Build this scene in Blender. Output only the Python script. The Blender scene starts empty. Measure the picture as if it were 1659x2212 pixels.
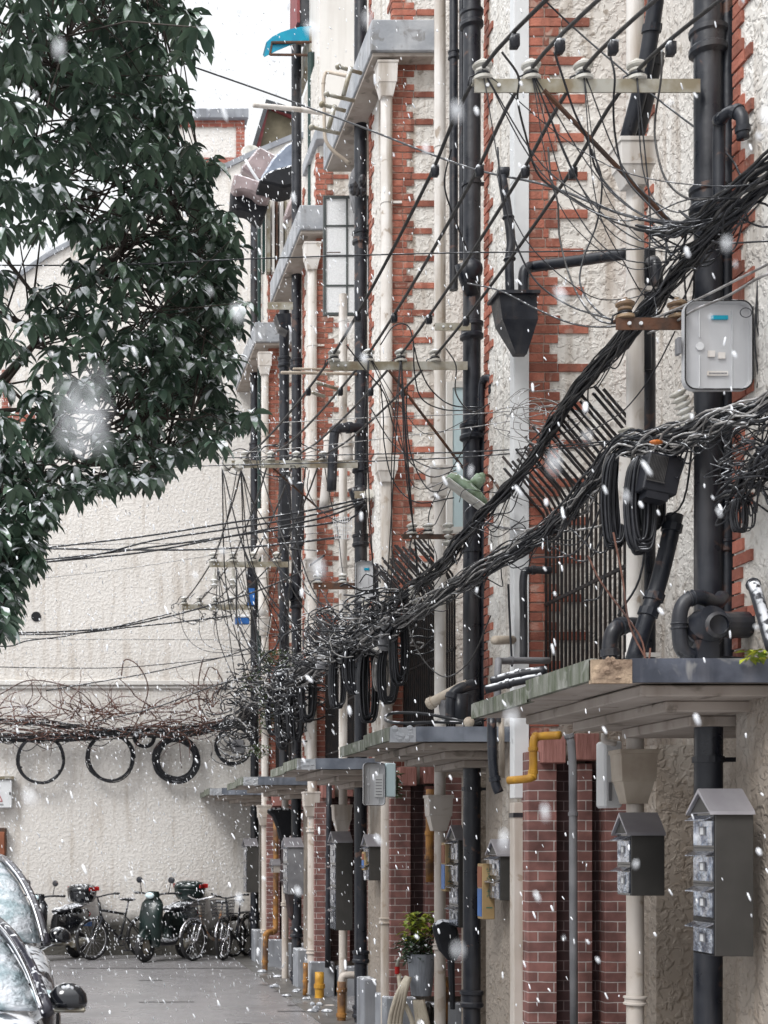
import bpy, math, random
from mathutils import Vector, Matrix, noise as mnoise
R = math.radians
random.seed(7)
C = bpy.context.scene.collection
S = bpy.context.scene
# ------------------------------------------------------------------ camera
F = 3125.0; CU = 118.0; CV = 1816.0; EYE = 1.9      # survey constants: focal length and horizon in survey units
cam = bpy.data.cameras.new('camera'); co = bpy.data.objects.new('camera', cam); C.objects.link(co)
co.location = (0, 0, EYE); co.rotation_euler = (R(90), 0, 0)
cam.sensor_fit = 'VERTICAL'; cam.sensor_height = 36; cam.lens = F/2212*36
cam.shift_x = (829.5-CU)/2212; cam.shift_y = (CV-1106)/2212
cam.clip_start = 0.05; cam.clip_end = 500
cam.dof.use_dof = True; cam.dof.focus_distance = 9.5; cam.dof.aperture_fstop = 5.6
S.camera = co
# ------------------------------------------------------------------ world, sun, exposure
W = bpy.data.worlds.new('World'); S.world = W; W.use_nodes = True
nt = W.node_tree; nt.nodes.clear()
def nn(t, ty, **k):
    n = t.nodes.new(ty)
    for a, b in k.items(): setattr(n, a, b)
    return n
sky = nn(nt, 'ShaderNodeTexSky', sky_type='NISHITA', sun_disc=False)
sky.sun_elevation = R(52); sky.sun_rotation = R(235); sky.dust_density = 6; sky.air_density = 1.5
hs = nn(nt, 'ShaderNodeHueSaturation'); hs.inputs['Saturation'].default_value = 0.12; hs.inputs['Value'].default_value = 1.0
tc = nn(nt, 'ShaderNodeTexCoord'); sp = nn(nt, 'ShaderNodeSeparateXYZ')
rp = nn(nt, 'ShaderNodeValToRGB')                       # overcast: brighter towards the zenith
rp.color_ramp.elements[0].position = 0.0; rp.color_ramp.elements[0].color = (.84, .86, .89, 1)
_e = rp.color_ramp.elements.new(0.48); _e.color = (.90, .92, .94, 1)
rp.color_ramp.elements[-1].position = 1.0; rp.color_ramp.elements[-1].color = (3.3, 3.36, 3.45, 1)
sc = nn(nt, 'ShaderNodeVectorMath', operation='SCALE'); sc.inputs['Scale'].default_value = 9.0
mx = nn(nt, 'ShaderNodeMix', data_type='RGBA'); mx.inputs['Factor'].default_value = 0.8
bg = nn(nt, 'ShaderNodeBackground'); bg.inputs['Strength'].default_value = 0.1
ow = nn(nt, 'ShaderNodeOutputWorld'); L = nt.links.new
L(sky.outputs[0], hs.inputs['Color']); L(tc.outputs['Generated'], sp.inputs[0]); L(sp.outputs['Z'], rp.inputs[0])
L(rp.outputs[0], sc.inputs[0]); L(hs.outputs[0], mx.inputs['A']); L(sc.outputs[0], mx.inputs['B'])
L(mx.outputs['Result'], bg.inputs[0]); L(bg.outputs[0], ow.inputs[0])
sun = bpy.data.lights.new('sun', 'SUN'); sun.energy = 1.5; sun.angle = R(20); sun.color = (1, .985, .965)
so = bpy.data.objects.new('sun', sun); C.objects.link(so); so.location = (-10, -8, 20)
so.rotation_euler = Vector((-.62, -.62, .95)).to_track_quat('Z', 'Y').to_euler()
S.view_settings.view_transform = 'Standard'; S.view_settings.look = 'None'
S.view_settings.exposure = 0.55; S.view_settings.gamma = 1
S.cycles.max_bounces = 6

# ------------------------------------------------------------------ helpers
def P(u, v, Y): return Vector(((u-CU)/F*Y, Y, EYE+(CV-v)/F*Y))
def zz(v, Y): return EYE+(CV-v)/F*Y
def xx(u, Y): return (u-CU)/F*Y
def rnd(a, b): return random.uniform(a, b)
def catmull(p, n=6):
    p = [Vector(q) for q in p]
    if len(p) < 3 or n < 2: return p
    q = [2*p[0]-p[1]] + p + [2*p[-1]-p[-2]]; out = []
    for i in range(1, len(q)-2):
        a, b, c, d = q[i-1], q[i], q[i+1], q[i+2]
        for k in range(n):
            t = k/n
            out.append(.5*((2*b)+(c-a)*t+(2*a-5*b+4*c-d)*t*t+(3*b-a-3*c+d)*t*t*t))
    out.append(p[-1]); return out

class MB:
    def __init__(s): s.v = []; s.f = []; s.t = []; s.cur = 1.0
    def face(s, *i): s.f.append(i); s.t.append(s.cur)
    def box(s, x0, x1, y0, y1, z0, z1, m=None, tint=None):
        if tint is not None: s.cur = tint
        b = len(s.v)
        pts = [(x0,y0,z0),(x1,y0,z0),(x1,y1,z0),(x0,y1,z0),(x0,y0,z1),(x1,y0,z1),(x1,y1,z1),(x0,y1,z1)]
        s.v += [(m @ Vector(p)) if m else p for p in pts]
        for q in ((0,3,2,1),(4,5,6,7),(0,1,5,4),(1,2,6,5),(2,3,7,6),(3,0,4,7)): s.face(*[b+i for i in q])
        return s
    def prism(s, pts, d, m=None):     # pts: list of 3-D points (planar), d: extrusion vector
        n = len(pts); b = len(s.v); d = Vector(d)
        a = [Vector(p) for p in pts]; c = [p+d for p in a]
        s.v += [(m @ p) if m else p for p in a+c]
        s.face(*[b+i for i in range(n)]); s.face(*[b+n+i for i in reversed(range(n))])
        for i in range(n): j = (i+1) % n; s.face(b+j, b+i, b+n+i, b+n+j)
        return s
    def tube(s, pts, r, n=8, caps=True, m=None):
        pts = [Vector(p) for p in pts]; k = len(pts)
        rs = r if isinstance(r, (list, tuple)) else [r]*k
        tg = [(pts[min(i+1, k-1)]-pts[max(i-1, 0)]).normalized() for i in range(k)]
        up = Vector((0, 0, 1)) if abs(tg[0].z) < .9 else Vector((1, 0, 0))
        nrm = (up - tg[0]*up.dot(tg[0])).normalized(); b = len(s.v)
        for i in range(k):
            nrm = nrm - tg[i]*nrm.dot(tg[i])
            if nrm.length < 1e-6: nrm = tg[i].orthogonal()
            nrm.normalize(); bi = tg[i].cross(nrm)
            for j in range(n):
                a = 2*math.pi*j/n; q = pts[i]+(nrm*math.cos(a)+bi*math.sin(a))*rs[i]
                s.v.append((m @ q) if m else q)
        for i in range(k-1):
            for j in range(n):
                j2 = (j+1) % n; s.face(b+i*n+j, b+i*n+j2, b+(i+1)*n+j2, b+(i+1)*n+j)
        if caps:
            s.face(*[b+j for j in reversed(range(n))]); s.face(*[b+(k-1)*n+j for j in range(n)])
        return s
    def lathe(s, prof, m=None, n=16):   # prof: (r, z)
        b = len(s.v); k = len(prof)
        for r, z in prof:
            for j in range(n):
                a = 2*math.pi*j/n; q = Vector((r*math.cos(a), r*math.sin(a), z)); s.v.append((m @ q) if m else q)
        for i in range(k-1):
            for j in range(n):
                j2 = (j+1) % n; s.face(b+i*n+j, b+i*n+j2, b+(i+1)*n+j2, b+(i+1)*n+j)
        if prof[0][0] > 1e-4: s.face(*[b+j for j in reversed(range(n))])
        if prof[-1][0] > 1e-4: s.face(*[b+(k-1)*n+j for j in range(n)])
        return s
    def torus(s, c, ax, R0, r, n=28, k=8, sq=(1, 1), m=None):
        ax = Vector(ax).normalized(); a = ax.orthogonal().normalized() if abs(ax.z) > .9 else Vector((0,0,1)).cross(ax).normalized()
        bb = ax.cross(a); b = len(s.v); c = Vector(c)
        for i in range(n):
            t = 2*math.pi*i/n; d = a*math.cos(t)*sq[0]+bb*math.sin(t)*sq[1]
            for j in range(k):
                w = 2*math.pi*j/k; q = c+d*(R0+r*math.cos(w))+ax*r*math.sin(w); s.v.append((m @ q) if m else q)
        for i in range(n):
            i2 = (i+1) % n
            for j in range(k): j2 = (j+1) % k; s.face(b+i*k+j, b+i2*k+j, b+i2*k+j2, b+i*k+j2)
        return s
    def ball(s, c, r, n=8, k=6, m=None):
        r = (r, r, r) if not isinstance(r, (tuple, list)) else r
        pr = [(math.sin(math.pi*i/k), -math.cos(math.pi*i/k)) for i in range(k+1)]
        mm = Matrix.Translation(c) @ Matrix.Diagonal((*r, 1)); mm = (m @ mm) if m else mm
        return s.lathe([(max(a, 1e-5), z) for a, z in pr], mm, n)
    def build(s, name, m, parent=None, smooth=False, bevel=0, recenter=True):
        me = bpy.data.meshes.new(name)
        org = Vector((0, 0, 0))
        if parent is not None: org = Vector(parent.get('_o', (0, 0, 0)))
        elif recenter and s.v:
            xs = [v[0] for v in s.v]; ys = [v[1] for v in s.v]; zs = [v[2] for v in s.v]
            org = Vector(((min(xs)+max(xs))/2, (min(ys)+max(ys))/2, min(zs)))
        me.from_pydata([tuple(Vector(v)-org) for v in s.v], [], s.f)
        me.materials.append(m)
        at = me.attributes.new('Tint', 'FLOAT', 'FACE'); at.data.foreach_set('value', s.t)
        if smooth: me.polygons.foreach_set('use_smooth', [True]*len(me.polygons))
        me.update()
        o = bpy.data.objects.new(name, me); C.objects.link(o)
        if parent is not None: o.parent = parent; o['_o'] = tuple(org)
        else: o.location = org; o['_o'] = tuple(org)
        if bevel:
            b = o.modifiers.new('bevel', 'BEVEL'); b.width = bevel; b.segments = 1; b.limit_method = 'ANGLE'
        return o
def smooth_by(o, a=35):
    for p in o.data.polygons: p.use_smooth = True
    try:
        o.data.set_sharp_from_angle(angle=R(a))
    except Exception: pass
    return o
def tag(o, label=None, cat=None, group=None, kind=None):
    if label: o['label'] = label
    if cat: o['category'] = cat
    if group: o['group'] = group
    if kind: o['kind'] = kind
    return o
def thing(name, label, cat, loc, group=None):
    o = bpy.data.objects.new(name, None); C.objects.link(o); o.location = loc; o['_o'] = tuple(loc)
    o.empty_display_size = .1
    return tag(o, label, cat, group)

# ------------------------------------------------------------------ materials
def mat(name, c1, c2=None, scale=3.0, rough=.6, metal=0.0, bump=0.0, bscale=30.0, bdist=.01, snow=0.0, tint=0.0,
        streak=None, spec=.5, detail=4, rvar=0.0, stretch=(1, 1, 1), snow_lo=.25, snow_hi=.7, snow_scale=25, trans=0, alpha=1, ior=1.45, ridge=0, low=None, coat=0, pits=None):
    m = bpy.data.materials.new(name); m.use_nodes = True; t = m.node_tree; t.nodes.clear(); l = t.links.new
    out = nn(t, 'ShaderNodeOutputMaterial'); b = nn(t, 'ShaderNodeBsdfPrincipled'); l(b.outputs[0], out.inputs[0])
    g = nn(t, 'ShaderNodeNewGeometry'); mp = nn(t, 'ShaderNodeMapping'); mp.inputs['Scale'].default_value = stretch
    l(g.outputs['Position'], mp.inputs[0])
    no = nn(t, 'ShaderNodeTexNoise'); no.inputs['Scale'].default_value = scale; no.inputs['Detail'].default_value = detail
    l(mp.outputs[0], no.inputs['Vector'])
    def mixc(fac, a, bb, mode='MIX'):
        x = nn(t, 'ShaderNodeMix', data_type='RGBA', blend_type=mode)
        for s_, val in (('Factor', fac), ('A', a), ('B', bb)):
            if hasattr(val, 'default_value') or hasattr(val, 'is_output'): l(val, x.inputs[s_])
            else: x.inputs[s_].default_value = val if s_ == 'Factor' else (*val, 1)
        return x.outputs['Result']
    def rng(v, a, bb, c=0, d=1):
        x = nn(t, 'ShaderNodeMapRange'); x.inputs[1].default_value = a; x.inputs[2].default_value = bb
        x.inputs[3].default_value = c; x.inputs[4].default_value = d; l(v, x.inputs[0]); return x.outputs[0]
    def math2(op, a, bb):
        x = nn(t, 'ShaderNodeMath', operation=op)
        for i, val in enumerate((a, bb)):
            if hasattr(val, 'is_output'): l(val, x.inputs[i])
            else: x.inputs[i].default_value = val
        return x.outputs[0]
    col = mixc(rng(no.outputs[0], .38, .62), c1, c2 or c1)
    if tint:
        a = nn(t, 'ShaderNodeAttribute', attribute_name='Tint'); f = rng(a.outputs['Fac'], 0, 1, 1-tint, 1+tint*.35)
        cc = nn(t, 'ShaderNodeVectorMath', operation='SCALE'); l(col, cc.inputs[0]); l(f, cc.inputs['Scale']); col = cc.outputs[0]
    if streak:       # (colour, amount): stains running down
        m2 = nn(t, 'ShaderNodeMapping'); m2.inputs['Scale'].default_value = (5, 5, .45); l(g.outputs['Position'], m2.inputs[0])
        n2 = nn(t, 'ShaderNodeTexNoise'); n2.inputs['Scale'].default_value = 1.6; n2.inputs['Detail'].default_value = 6; l(m2.outputs[0], n2.inputs['Vector'])
        col = mixc(math2('MULTIPLY', rng(n2.outputs[0], .52, .72), streak[1]), col, streak[0])
    if pits:         # (colour, scale, lo, hi, amount): small holes and flaked spots
        n6 = nn(t, 'ShaderNodeTexNoise'); n6.inputs['Scale'].default_value = pits[1]; n6.inputs['Detail'].default_value = 4; n6.inputs['Distortion'].default_value = .6; l(g.outputs['Position'], n6.inputs['Vector'])
        n7 = nn(t, 'ShaderNodeTexNoise'); n7.inputs['Scale'].default_value = 1.3; n7.inputs['Detail'].default_value = 3; l(g.outputs['Position'], n7.inputs['Vector'])
        col = mixc(math2('MULTIPLY', math2('MULTIPLY', rng(n6.outputs[0], pits[2], pits[3]), rng(n7.outputs[0], .35, .6, .35, 1)), pits[4]), col, pits[0])
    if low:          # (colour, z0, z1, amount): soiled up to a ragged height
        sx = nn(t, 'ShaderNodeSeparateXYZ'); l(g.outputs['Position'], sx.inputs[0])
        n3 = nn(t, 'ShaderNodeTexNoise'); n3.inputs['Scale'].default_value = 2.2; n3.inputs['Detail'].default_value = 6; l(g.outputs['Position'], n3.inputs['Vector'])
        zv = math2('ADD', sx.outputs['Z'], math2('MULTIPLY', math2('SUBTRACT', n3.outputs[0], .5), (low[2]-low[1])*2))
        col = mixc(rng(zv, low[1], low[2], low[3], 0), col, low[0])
    rough_out = None
    if snow:
        sn = nn(t, 'ShaderNodeSeparateXYZ'); l(g.outputs['Normal'], sn.inputs[0])
        n4 = nn(t, 'ShaderNodeTexNoise'); n4.inputs['Scale'].default_value = snow_scale; n4.inputs['Detail'].default_value = 5; l(g.outputs['Position'], n4.inputs['Vector'])
        f = math2('MULTIPLY', rng(sn.outputs['Z'], snow_lo, snow_hi), rng(n4.outputs[0], .62-snow*.35, .68-snow*.3))
        col = mixc(f, col, (.78, .80, .84))
    l(col, b.inputs['Base Color'])
    b.inputs['Roughness'].default_value = rough; b.inputs['Metallic'].default_value = metal
    b.inputs['Specular IOR Level'].default_value = spec; b.inputs['IOR'].default_value = ior
    b.inputs['Transmission Weight'].default_value = trans; b.inputs['Alpha'].default_value = alpha
    if coat: b.inputs['Coat Weight'].default_value = coat; b.inputs['Coat Roughness'].default_value = .08
    if rvar: l(rng(no.outputs[0], .35, .65, max(.04, rough-rvar), min(1, rough+rvar)), b.inputs['Roughness'])
    if bump:
        bn = nn(t, 'ShaderNodeBump'); bn.inputs['Strength'].default_value = bump; bn.inputs['Distance'].default_value = bdist
        n5 = nn(t, 'ShaderNodeTexNoise'); n5.inputs['Scale'].default_value = bscale; n5.inputs['Detail'].default_value = 5 if not ridge else 3
        n5.inputs['Distortion'].default_value = ridge*1.2; l(mp.outputs[0], n5.inputs['Vector'])
        h = n5.outputs[0]
        if ridge: h = rng(h, .46, .60)
        l(h, bn.inputs['Height']); l(bn.outputs[0], b.inputs['Normal'])
    return m
def brickmat(name, cA, cB, cM, rough=.8, scale=1.0, low=None):
    m = bpy.data.materials.new(name); m.use_nodes = True; t = m.node_tree; b = t.nodes['Principled BSDF']; l = t.links.new
    g = nn(t, 'ShaderNodeNewGeometry'); s = nn(t, 'ShaderNodeSeparateXYZ'); l(g.outputs['Position'], s.inputs[0])
    a = nn(t, 'ShaderNodeMath', operation='ADD'); l(s.outputs[0], a.inputs[0]); l(s.outputs[1], a.inputs[1])
    wob = nn(t, 'ShaderNodeTexNoise'); wob.inputs['Scale'].default_value = 6; l(g.outputs['Position'], wob.inputs['Vector'])
    wz = nn(t, 'ShaderNodeMath', operation='MULTIPLY_ADD'); l(wob.outputs[0], wz.inputs[0]); wz.inputs[1].default_value = .012; l(s.outputs[2], wz.inputs[2])
    c = nn(t, 'ShaderNodeCombineXYZ'); l(a.outputs[0], c.inputs[0]); l(wz.outputs[0], c.inputs[1])
    br = nn(t, 'ShaderNodeTexBrick'); l(c.outputs[0], br.inputs['Vector']); br.inputs['Scale'].default_value = scale
    br.inputs['Brick Width'].default_value = .215; br.inputs['Row Height'].default_value = .068; br.inputs['Mortar Size'].default_value = .004
    br.inputs['Mortar Smooth'].default_value = .2; br.inputs['Bias'].default_value = 0
    br.inputs['Color1'].default_value = (*cA, 1); br.inputs['Color2'].default_value = (*cB, 1); br.inputs['Mortar'].default_value = (*cM, 1)
    n = nn(t, 'ShaderNodeTexNoise'); n.inputs['Scale'].default_value = 9; n.inputs['Detail'].default_value = 6; l(g.outputs['Position'], n.inputs['Vector'])
    r = nn(t, 'ShaderNodeMapRange'); r.inputs[1].default_value = .3; r.inputs[2].default_value = .7; r.inputs[3].default_value = .6; r.inputs[4].default_value = 1.25; l(n.outputs[0], r.inputs[0])
    v = nn(t, 'ShaderNodeVectorMath', operation='SCALE'); l(br.outputs[0], v.inputs[0]); l(r.outputs[0], v.inputs['Scale']); l(v.outputs[0], b.inputs['Base Color'])
    b.inputs['Roughness'].default_value = rough
    bp = nn(t, 'ShaderNodeBump'); bp.inputs['Distance'].default_value = .008; bp.invert = True; l(br.outputs['Fac'], bp.inputs['Height']); l(bp.outputs[0], b.inputs['Normal'])
    return m
m_stucco = mat('stucco', (.71,.69,.655), (.62,.59,.55), 1.2, .85, bump=.45, bscale=19, bdist=.03, ridge=.45, pits=((.20,.16,.12), 17, .60, .68, .75), streak=((.27,.205,.15), .78), low=((.21,.165,.125), 2.3, 3.9, .8))
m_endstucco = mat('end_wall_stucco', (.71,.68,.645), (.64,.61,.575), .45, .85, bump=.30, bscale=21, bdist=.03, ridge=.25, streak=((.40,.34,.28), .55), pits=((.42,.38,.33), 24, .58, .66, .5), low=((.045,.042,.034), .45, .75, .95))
m_plain = mat('smooth_render', (.70,.68,.65), (.63,.61,.58), 1, .8, bump=.1, bscale=20, streak=((.35,.31,.27), .3))
m_quoin = mat('quoin_brick', (.42,.155,.105), (.31,.105,.072), 9, .85, bump=.7, bscale=50, bdist=.008, tint=.45, pits=((.50,.40,.34), 13, .60, .68, .55), streak=((.12,.055,.042), .75), low=((.16,.05,.04), 2.6, 3.6, .6))
m_mortar = mat('mortar', (.50,.40,.35), (.38,.27,.22), 10, .9)
m_brick = brickmat('plum_brick', (.25,.115,.10), (.17,.08,.072), (.46,.40,.38))
m_brickshade = brickmat('shade_toned_brick', (.055,.026,.026), (.04,.02,.021), (.16,.12,.12))  # the pier brick darkened: shade put into the colour
m_pink = mat('pink_brick_cap', (.36,.17,.15), (.27,.12,.10), 20, .8, bump=.6, bscale=40, bdist=.01, stretch=(3,3,.3))
m_black = mat('black_pipe_paint', (.010,.012,.018), (.019,.021,.028), 7, .4, bump=.35, bscale=22, bdist=.005, rvar=.15, streak=((.075,.068,.065), .6), pits=((.13,.07,.05), 10, .63, .68, .7))
m_blacksnow = mat('black_plastic', (.012,.013,.018), (.02,.021,.027), 9, .45, snow=.5, bump=.1, bscale=60, bdist=.003)
m_white = mat('white_pvc', (.70,.67,.64), (.60,.56,.52), 4, .42, streak=((.26,.20,.14), .75), pits=((.26,.19,.13), 8, .62, .68, .75), low=((.36,.29,.23), 2.1, 3.0, .45))
m_white2 = mat('white_enamel', (.66,.67,.68), (.60,.61,.62), 6, .35)
m_conc = mat('grey_concrete', (.30,.315,.34), (.22,.23,.255), 3, .8, bump=.3, bscale=30, streak=((.09,.09,.095), .6), snow=.35)
m_slab = mat('pale_concrete', (.40,.41,.43), (.28,.295,.32), 4, .8, bump=.4, bscale=25, streak=((.16,.155,.15), .7), pits=((.14,.13,.12), 9, .58, .66, .6))
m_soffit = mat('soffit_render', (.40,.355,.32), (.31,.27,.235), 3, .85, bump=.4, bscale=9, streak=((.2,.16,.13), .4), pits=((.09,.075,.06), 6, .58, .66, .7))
m_moss = mat('mossy_concrete', (.20,.205,.18), (.085,.10,.065), 9, .9, bump=.7, bscale=30, stretch=(2.5,2.5,.5), streak=((.035,.04,.028), .9), snow=.45, pits=((.42,.42,.40), 8, .55, .65, .55))
m_blueband = mat('tarred_edge', (.035,.040,.055), (.10,.11,.14), 4, .5, bump=.4, bscale=20, streak=((.16,.16,.18), .5), snow=.3, pits=((.34,.33,.31), 7, .60, .67, .7))
m_bluegrey = mat('blue_grey_edge', (.20,.22,.26), (.11,.125,.155), 5, .6, bump=.3, bscale=20, streak=((.06,.065,.075), .8), snow=.3)
m_rubble = mat('broken_mortar', (.36,.27,.19), (.20,.14,.10), 9, .95, bump=1, bscale=18, bdist=.03)
m_wire = mat('black_cable', (.012,.013,.017), (.02,.021,.026), 20, .5, snow=.25, snow_lo=.45, snow_hi=.85, snow_scale=14, tint=.3)
m_wiregrey = mat('weathered_cable', (.055,.053,.052), (.03,.028,.028), 20, .6, snow=.32, snow_lo=.4, snow_hi=.85, snow_scale=14, tint=.5)
m_wirepale = mat('pale_cable', (.34,.33,.32), (.16,.15,.145), 12, .6, snow=.3, tint=.3)
m_twig = mat('vine_twig', (.15,.07,.05), (.08,.042,.034), 8, .8, snow=.2, tint=.4)
m_galv = mat('galvanised_steel', (.36,.35,.31), (.22,.19,.13), 9, .55, metal=.3, snow=.4, streak=((.14,.08,.035), .6))
m_rust = mat('rusty_steel', (.055,.038,.03), (.11,.05,.028), 12, .8, bump=.4, bscale=40, snow=.15)
m_bar = mat('rusted_bar', (.012,.012,.014), (.028,.02,.018), 12, .7, snow=.2)
m_porc = mat('porcelain', (.58,.57,.53), (.45,.43,.38), 15, .3, streak=((.12,.11,.09), .5), snow=.4)
m_steel = mat('mailbox_side_steel', (.070,.067,.063), (.055,.053,.05), 5, .45, metal=.35, bump=.05, bscale=8)
m_steelroof = mat('mailbox_roof_steel', (.42,.41,.44), (.34,.33,.36), 5, .35, metal=.6)
m_steelface = mat('bright_steel', (.62,.66,.74), (.20,.22,.28), 22, .16, metal=.9, bump=.6, bscale=14, bdist=.02)
m_yellow = mat('yellow_gas_paint', (.56,.30,.030), (.42,.21,.03), 12, .5, streak=((.16,.07,.03), .6))
m_yellowrust = mat('rusted_gas_pipe', (.34,.16,.04), (.11,.06,.035), 8, .7, bump=.3, bscale=40)
m_grey = mat('grey_pipe', (.20,.20,.21), (.14,.14,.15), 6, .5)
m_tan = mat('tan_pipe', (.46,.40,.33), (.36,.30,.24), 6, .55)
m_asphalt = mat('wet_asphalt', (.31,.30,.305), (.19,.185,.19), .8, .25, bump=.35, bscale=70, bdist=.006, rvar=.13, spec=.6, detail=8)
m_roadjoint = mat('tarred_joint', (.06,.058,.06), (.10,.095,.095), 20, .4)
m_patch = mat('wet_concrete_strip', (.17,.165,.16), (.11,.105,.10), 1.5, .35, bump=.4, bscale=20, bdist=.01, rvar=.15)
m_leaf = mat('leaf', (.105,.165,.105), (.042,.080,.054), 5, .46, snow=.44, snow_lo=.40, snow_hi=.8, snow_scale=13, tint=.55, spec=.5)
m_bark = mat('bark', (.05,.038,.03), (.03,.024,.02), 10, .9, bump=.6, bscale=30)
m_snow = bpy.data.materials.new('snow'); m_snow.use_nodes = True
_b = m_snow.node_tree.nodes['Principled BSDF']; _b.inputs['Base Color'].default_value = (.84,.86,.89,1); _b.inputs['Roughness'].default_value = .8
m_snowcar = mat('snow_covered_glass', (.70,.73,.77), (.30,.38,.41), 7, .7, bump=.9, bscale=28, bdist=.02, detail=8)
m_carpaint = mat('dark_car_paint', (.018,.018,.026), (.028,.026,.034), 8, .25, snow=.62, snow_lo=.30, snow_hi=.75, snow_scale=9, coat=.6)
m_carwhite = mat('pale_car_paint', (.62,.65,.70), (.56,.59,.64), 3, .28, snow=.55, snow_lo=.3, snow_hi=.8, snow_scale=10, coat=.5)
m_glossblack = mat('gloss_black', (.008,.009,.012), (.012,.013,.016), 6, .12, snow=.3, snow_lo=.55, snow_hi=.9, coat=.5)
m_chrome = mat('chrome', (.75,.75,.78), None, 5, .12, metal=1)
m_rubber = mat('rubber', (.012,.012,.013), (.022,.021,.022), 12, .75, snow=.25)
m_red = mat('red_reflector', (.42,.02,.018), (.30,.015,.015), 9, .2)
m_orange = mat('orange_paint', (.50,.15,.03), (.40,.10,.02), 9, .35)
m_dkgreen = mat('dark_green_paint', (.018,.045,.040), (.012,.028,.026), 6, .25, snow=.3)
m_blue = mat('blue_plastic', (.03,.14,.42), (.02,.10,.32), 6, .35)
m_cyan = mat('cyan_awning', (.0,.30,.42), (.0,.22,.36), 3, .25)
m_glass = mat('pale_blue_glass', (.62,.76,.80), (.55,.69,.73), 1, .12, spec=.8)
m_frost = mat('patterned_glass', (.86,.87,.88), (.78,.79,.80), 60, .4, bump=.6, bscale=70, bdist=.01)
m_wgreen = mat('green_grey_window_paint', (.09,.10,.10), (.06,.07,.07), 8, .5)
m_lampgreen = mat('mossy_lamp_enamel', (.22,.29,.21), (.10,.14,.08), 14, .6, snow=.25)
m_cloth = mat('black_cloth', (.010,.011,.014), (.016,.017,.022), 6, .8, snow=.45, snow_lo=.1, snow_hi=.5, bump=.3, bscale=14, bdist=.02)
m_plastic = mat('pinkish_plastic_sheet', (.34,.27,.27), (.24,.19,.19), 5, .35, snow=.3, bump=.3, bscale=8, bdist=.03)
m_bluebag = mat('blue_grey_plastic', (.26,.30,.38), (.16,.19,.25), 5, .35, snow=.55)
m_redpaint = mat('red_brown_paint', (.24,.05,.055), (.17,.04,.04), 8, .6, snow=.3)
m_tile = mat('dark_roof_tile', (.04,.045,.05), (.07,.07,.075), 10, .8, bump=.5, bscale=20, snow=.45)
m_olive = mat('olive_board', (.14,.12,.08), (.10,.085,.055), 6, .8)
m_board = mat('milk_box_board', (.36,.25,.12), (.28,.19,.09), 8, .55)
m_greenink = mat('green_print', (.04,.14,.10), None, 5, .5)
m_pot = mat('grey_bucket', (.26,.28,.31), (.19,.20,.23), 12, .6, stretch=(4,4,.4))
m_yleaf = mat('yellow_green_leaf', (.42,.42,.03), (.16,.26,.03), 30, .5, tint=.4)
m_gleaf = mat('pot_leaf', (.03,.06,.025), (.05,.09,.03), 30, .5, tint=.5, snow=.2)
m_fern = mat('fern_leaf', (.11,.16,.06), (.06,.085,.03), 30, .6, tint=.5, snow=.25)
m_hose = mat('cream_hose', (.56,.50,.40), (.44,.38,.30), 8, .45)
m_terra = mat('orange_brown_panel', (.26,.09,.045), (.20,.07,.035), 5, .6)
m_dkvoid = mat('dark_opening', (.012,.012,.014), None, 5, .9)

# ================================================================== SETTING
mb = MB(); mb.box(-40, 60, -12, 120, -.3, 0); g = mb.build('ground', m_asphalt); tag(g, kind='structure')
mb = MB()
mb.prism([P(530-0,2068,23.9)*1 for _ in range(0)] or [Vector((2.62,6,.012)),Vector((3.3,6,.012)),Vector((3.3,23.98,.012)),Vector((2.9,23.98,.012))], (0,0,-.02))
o = mb.build('gutter', m_patch); tag(o, kind='structure')

for (u0,u1,v) in ((300,350,2118),(560,625,2128),(590,640,2142),(620,700,2172),(600,665,2185),(300,420,2165),(150,540,2092)):
    Y = 1.9*3125/(v-1816); x0, x1 = xx(u0,Y), xx(u1,Y); n = 8; mb = MB(); pts = [(x0+(x1-x0)*i/n, Y+rnd(-.03,.03)) for i in range(n+1)]
    for a, b in zip(pts, pts[1:]): w = rnd(.02,.05); mb.prism([(a[0],a[1]-w,.003),(b[0],b[1]-w,.003),(b[0],b[1]+w,.003),(a[0],a[1]+w,.003)], (0,0,.002))
    tag(mb.build('road_joint', m_roadjoint), kind='structure')
# ------------------------------------------------------------------ end wall
EY = 24.0
pts = [(-700,690),(-100,700),(100,560),(250,478),(410,402),(550,337),(640,300),(800,300)]
wv = [P(u, v, EY) for u, v in pts]; poly = [Vector((-7, EY, -.02))]+[wv[0].copy()]+wv[1:]
poly[1].x = -7; poly += [Vector((5.2, EY, wv[-1].z)), Vector((5.2, EY, -.02))]
ew = thing('end_wall', 'tall cream roughcast gable wall closing the far end of the alley', 'wall', (0, EY, 0))
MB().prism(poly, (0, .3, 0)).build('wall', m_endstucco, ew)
mb = MB(); cp = [w+Vector((0,-.05,0)) for w in wv[1:]]
for a, b in zip(cp, cp[1:]):
    mb.prism([a, b, b+Vector((0,0,.09)), a+Vector((0,0,.09))], (0,.42,0))
mb.build('coping', m_conc, ew)
mb = MB(); mb.box(xx(-400,EY), xx(470,EY), EY-.07, EY-.002, zz(1481,EY), zz(1470,EY)); mb.box(xx(-400,EY), xx(490,EY), EY-.04, EY-.002, zz(1488,EY), zz(1481,EY)-.002)
mb.build('string_course', m_plain, ew, bevel=.01)
mb = MB()
for (a,b,c,d) in ((4,22,800,912),(22.2,90,884,912)):
    mb.box(xx(a,EY), xx(b,EY), EY-.03, EY-.002, zz(d,EY), zz(c,EY))
mb.build('brick_frame', brickmat('old_red_brick',(.36,.11,.075),(.28,.085,.06),(.5,.42,.37)), ew)
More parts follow.
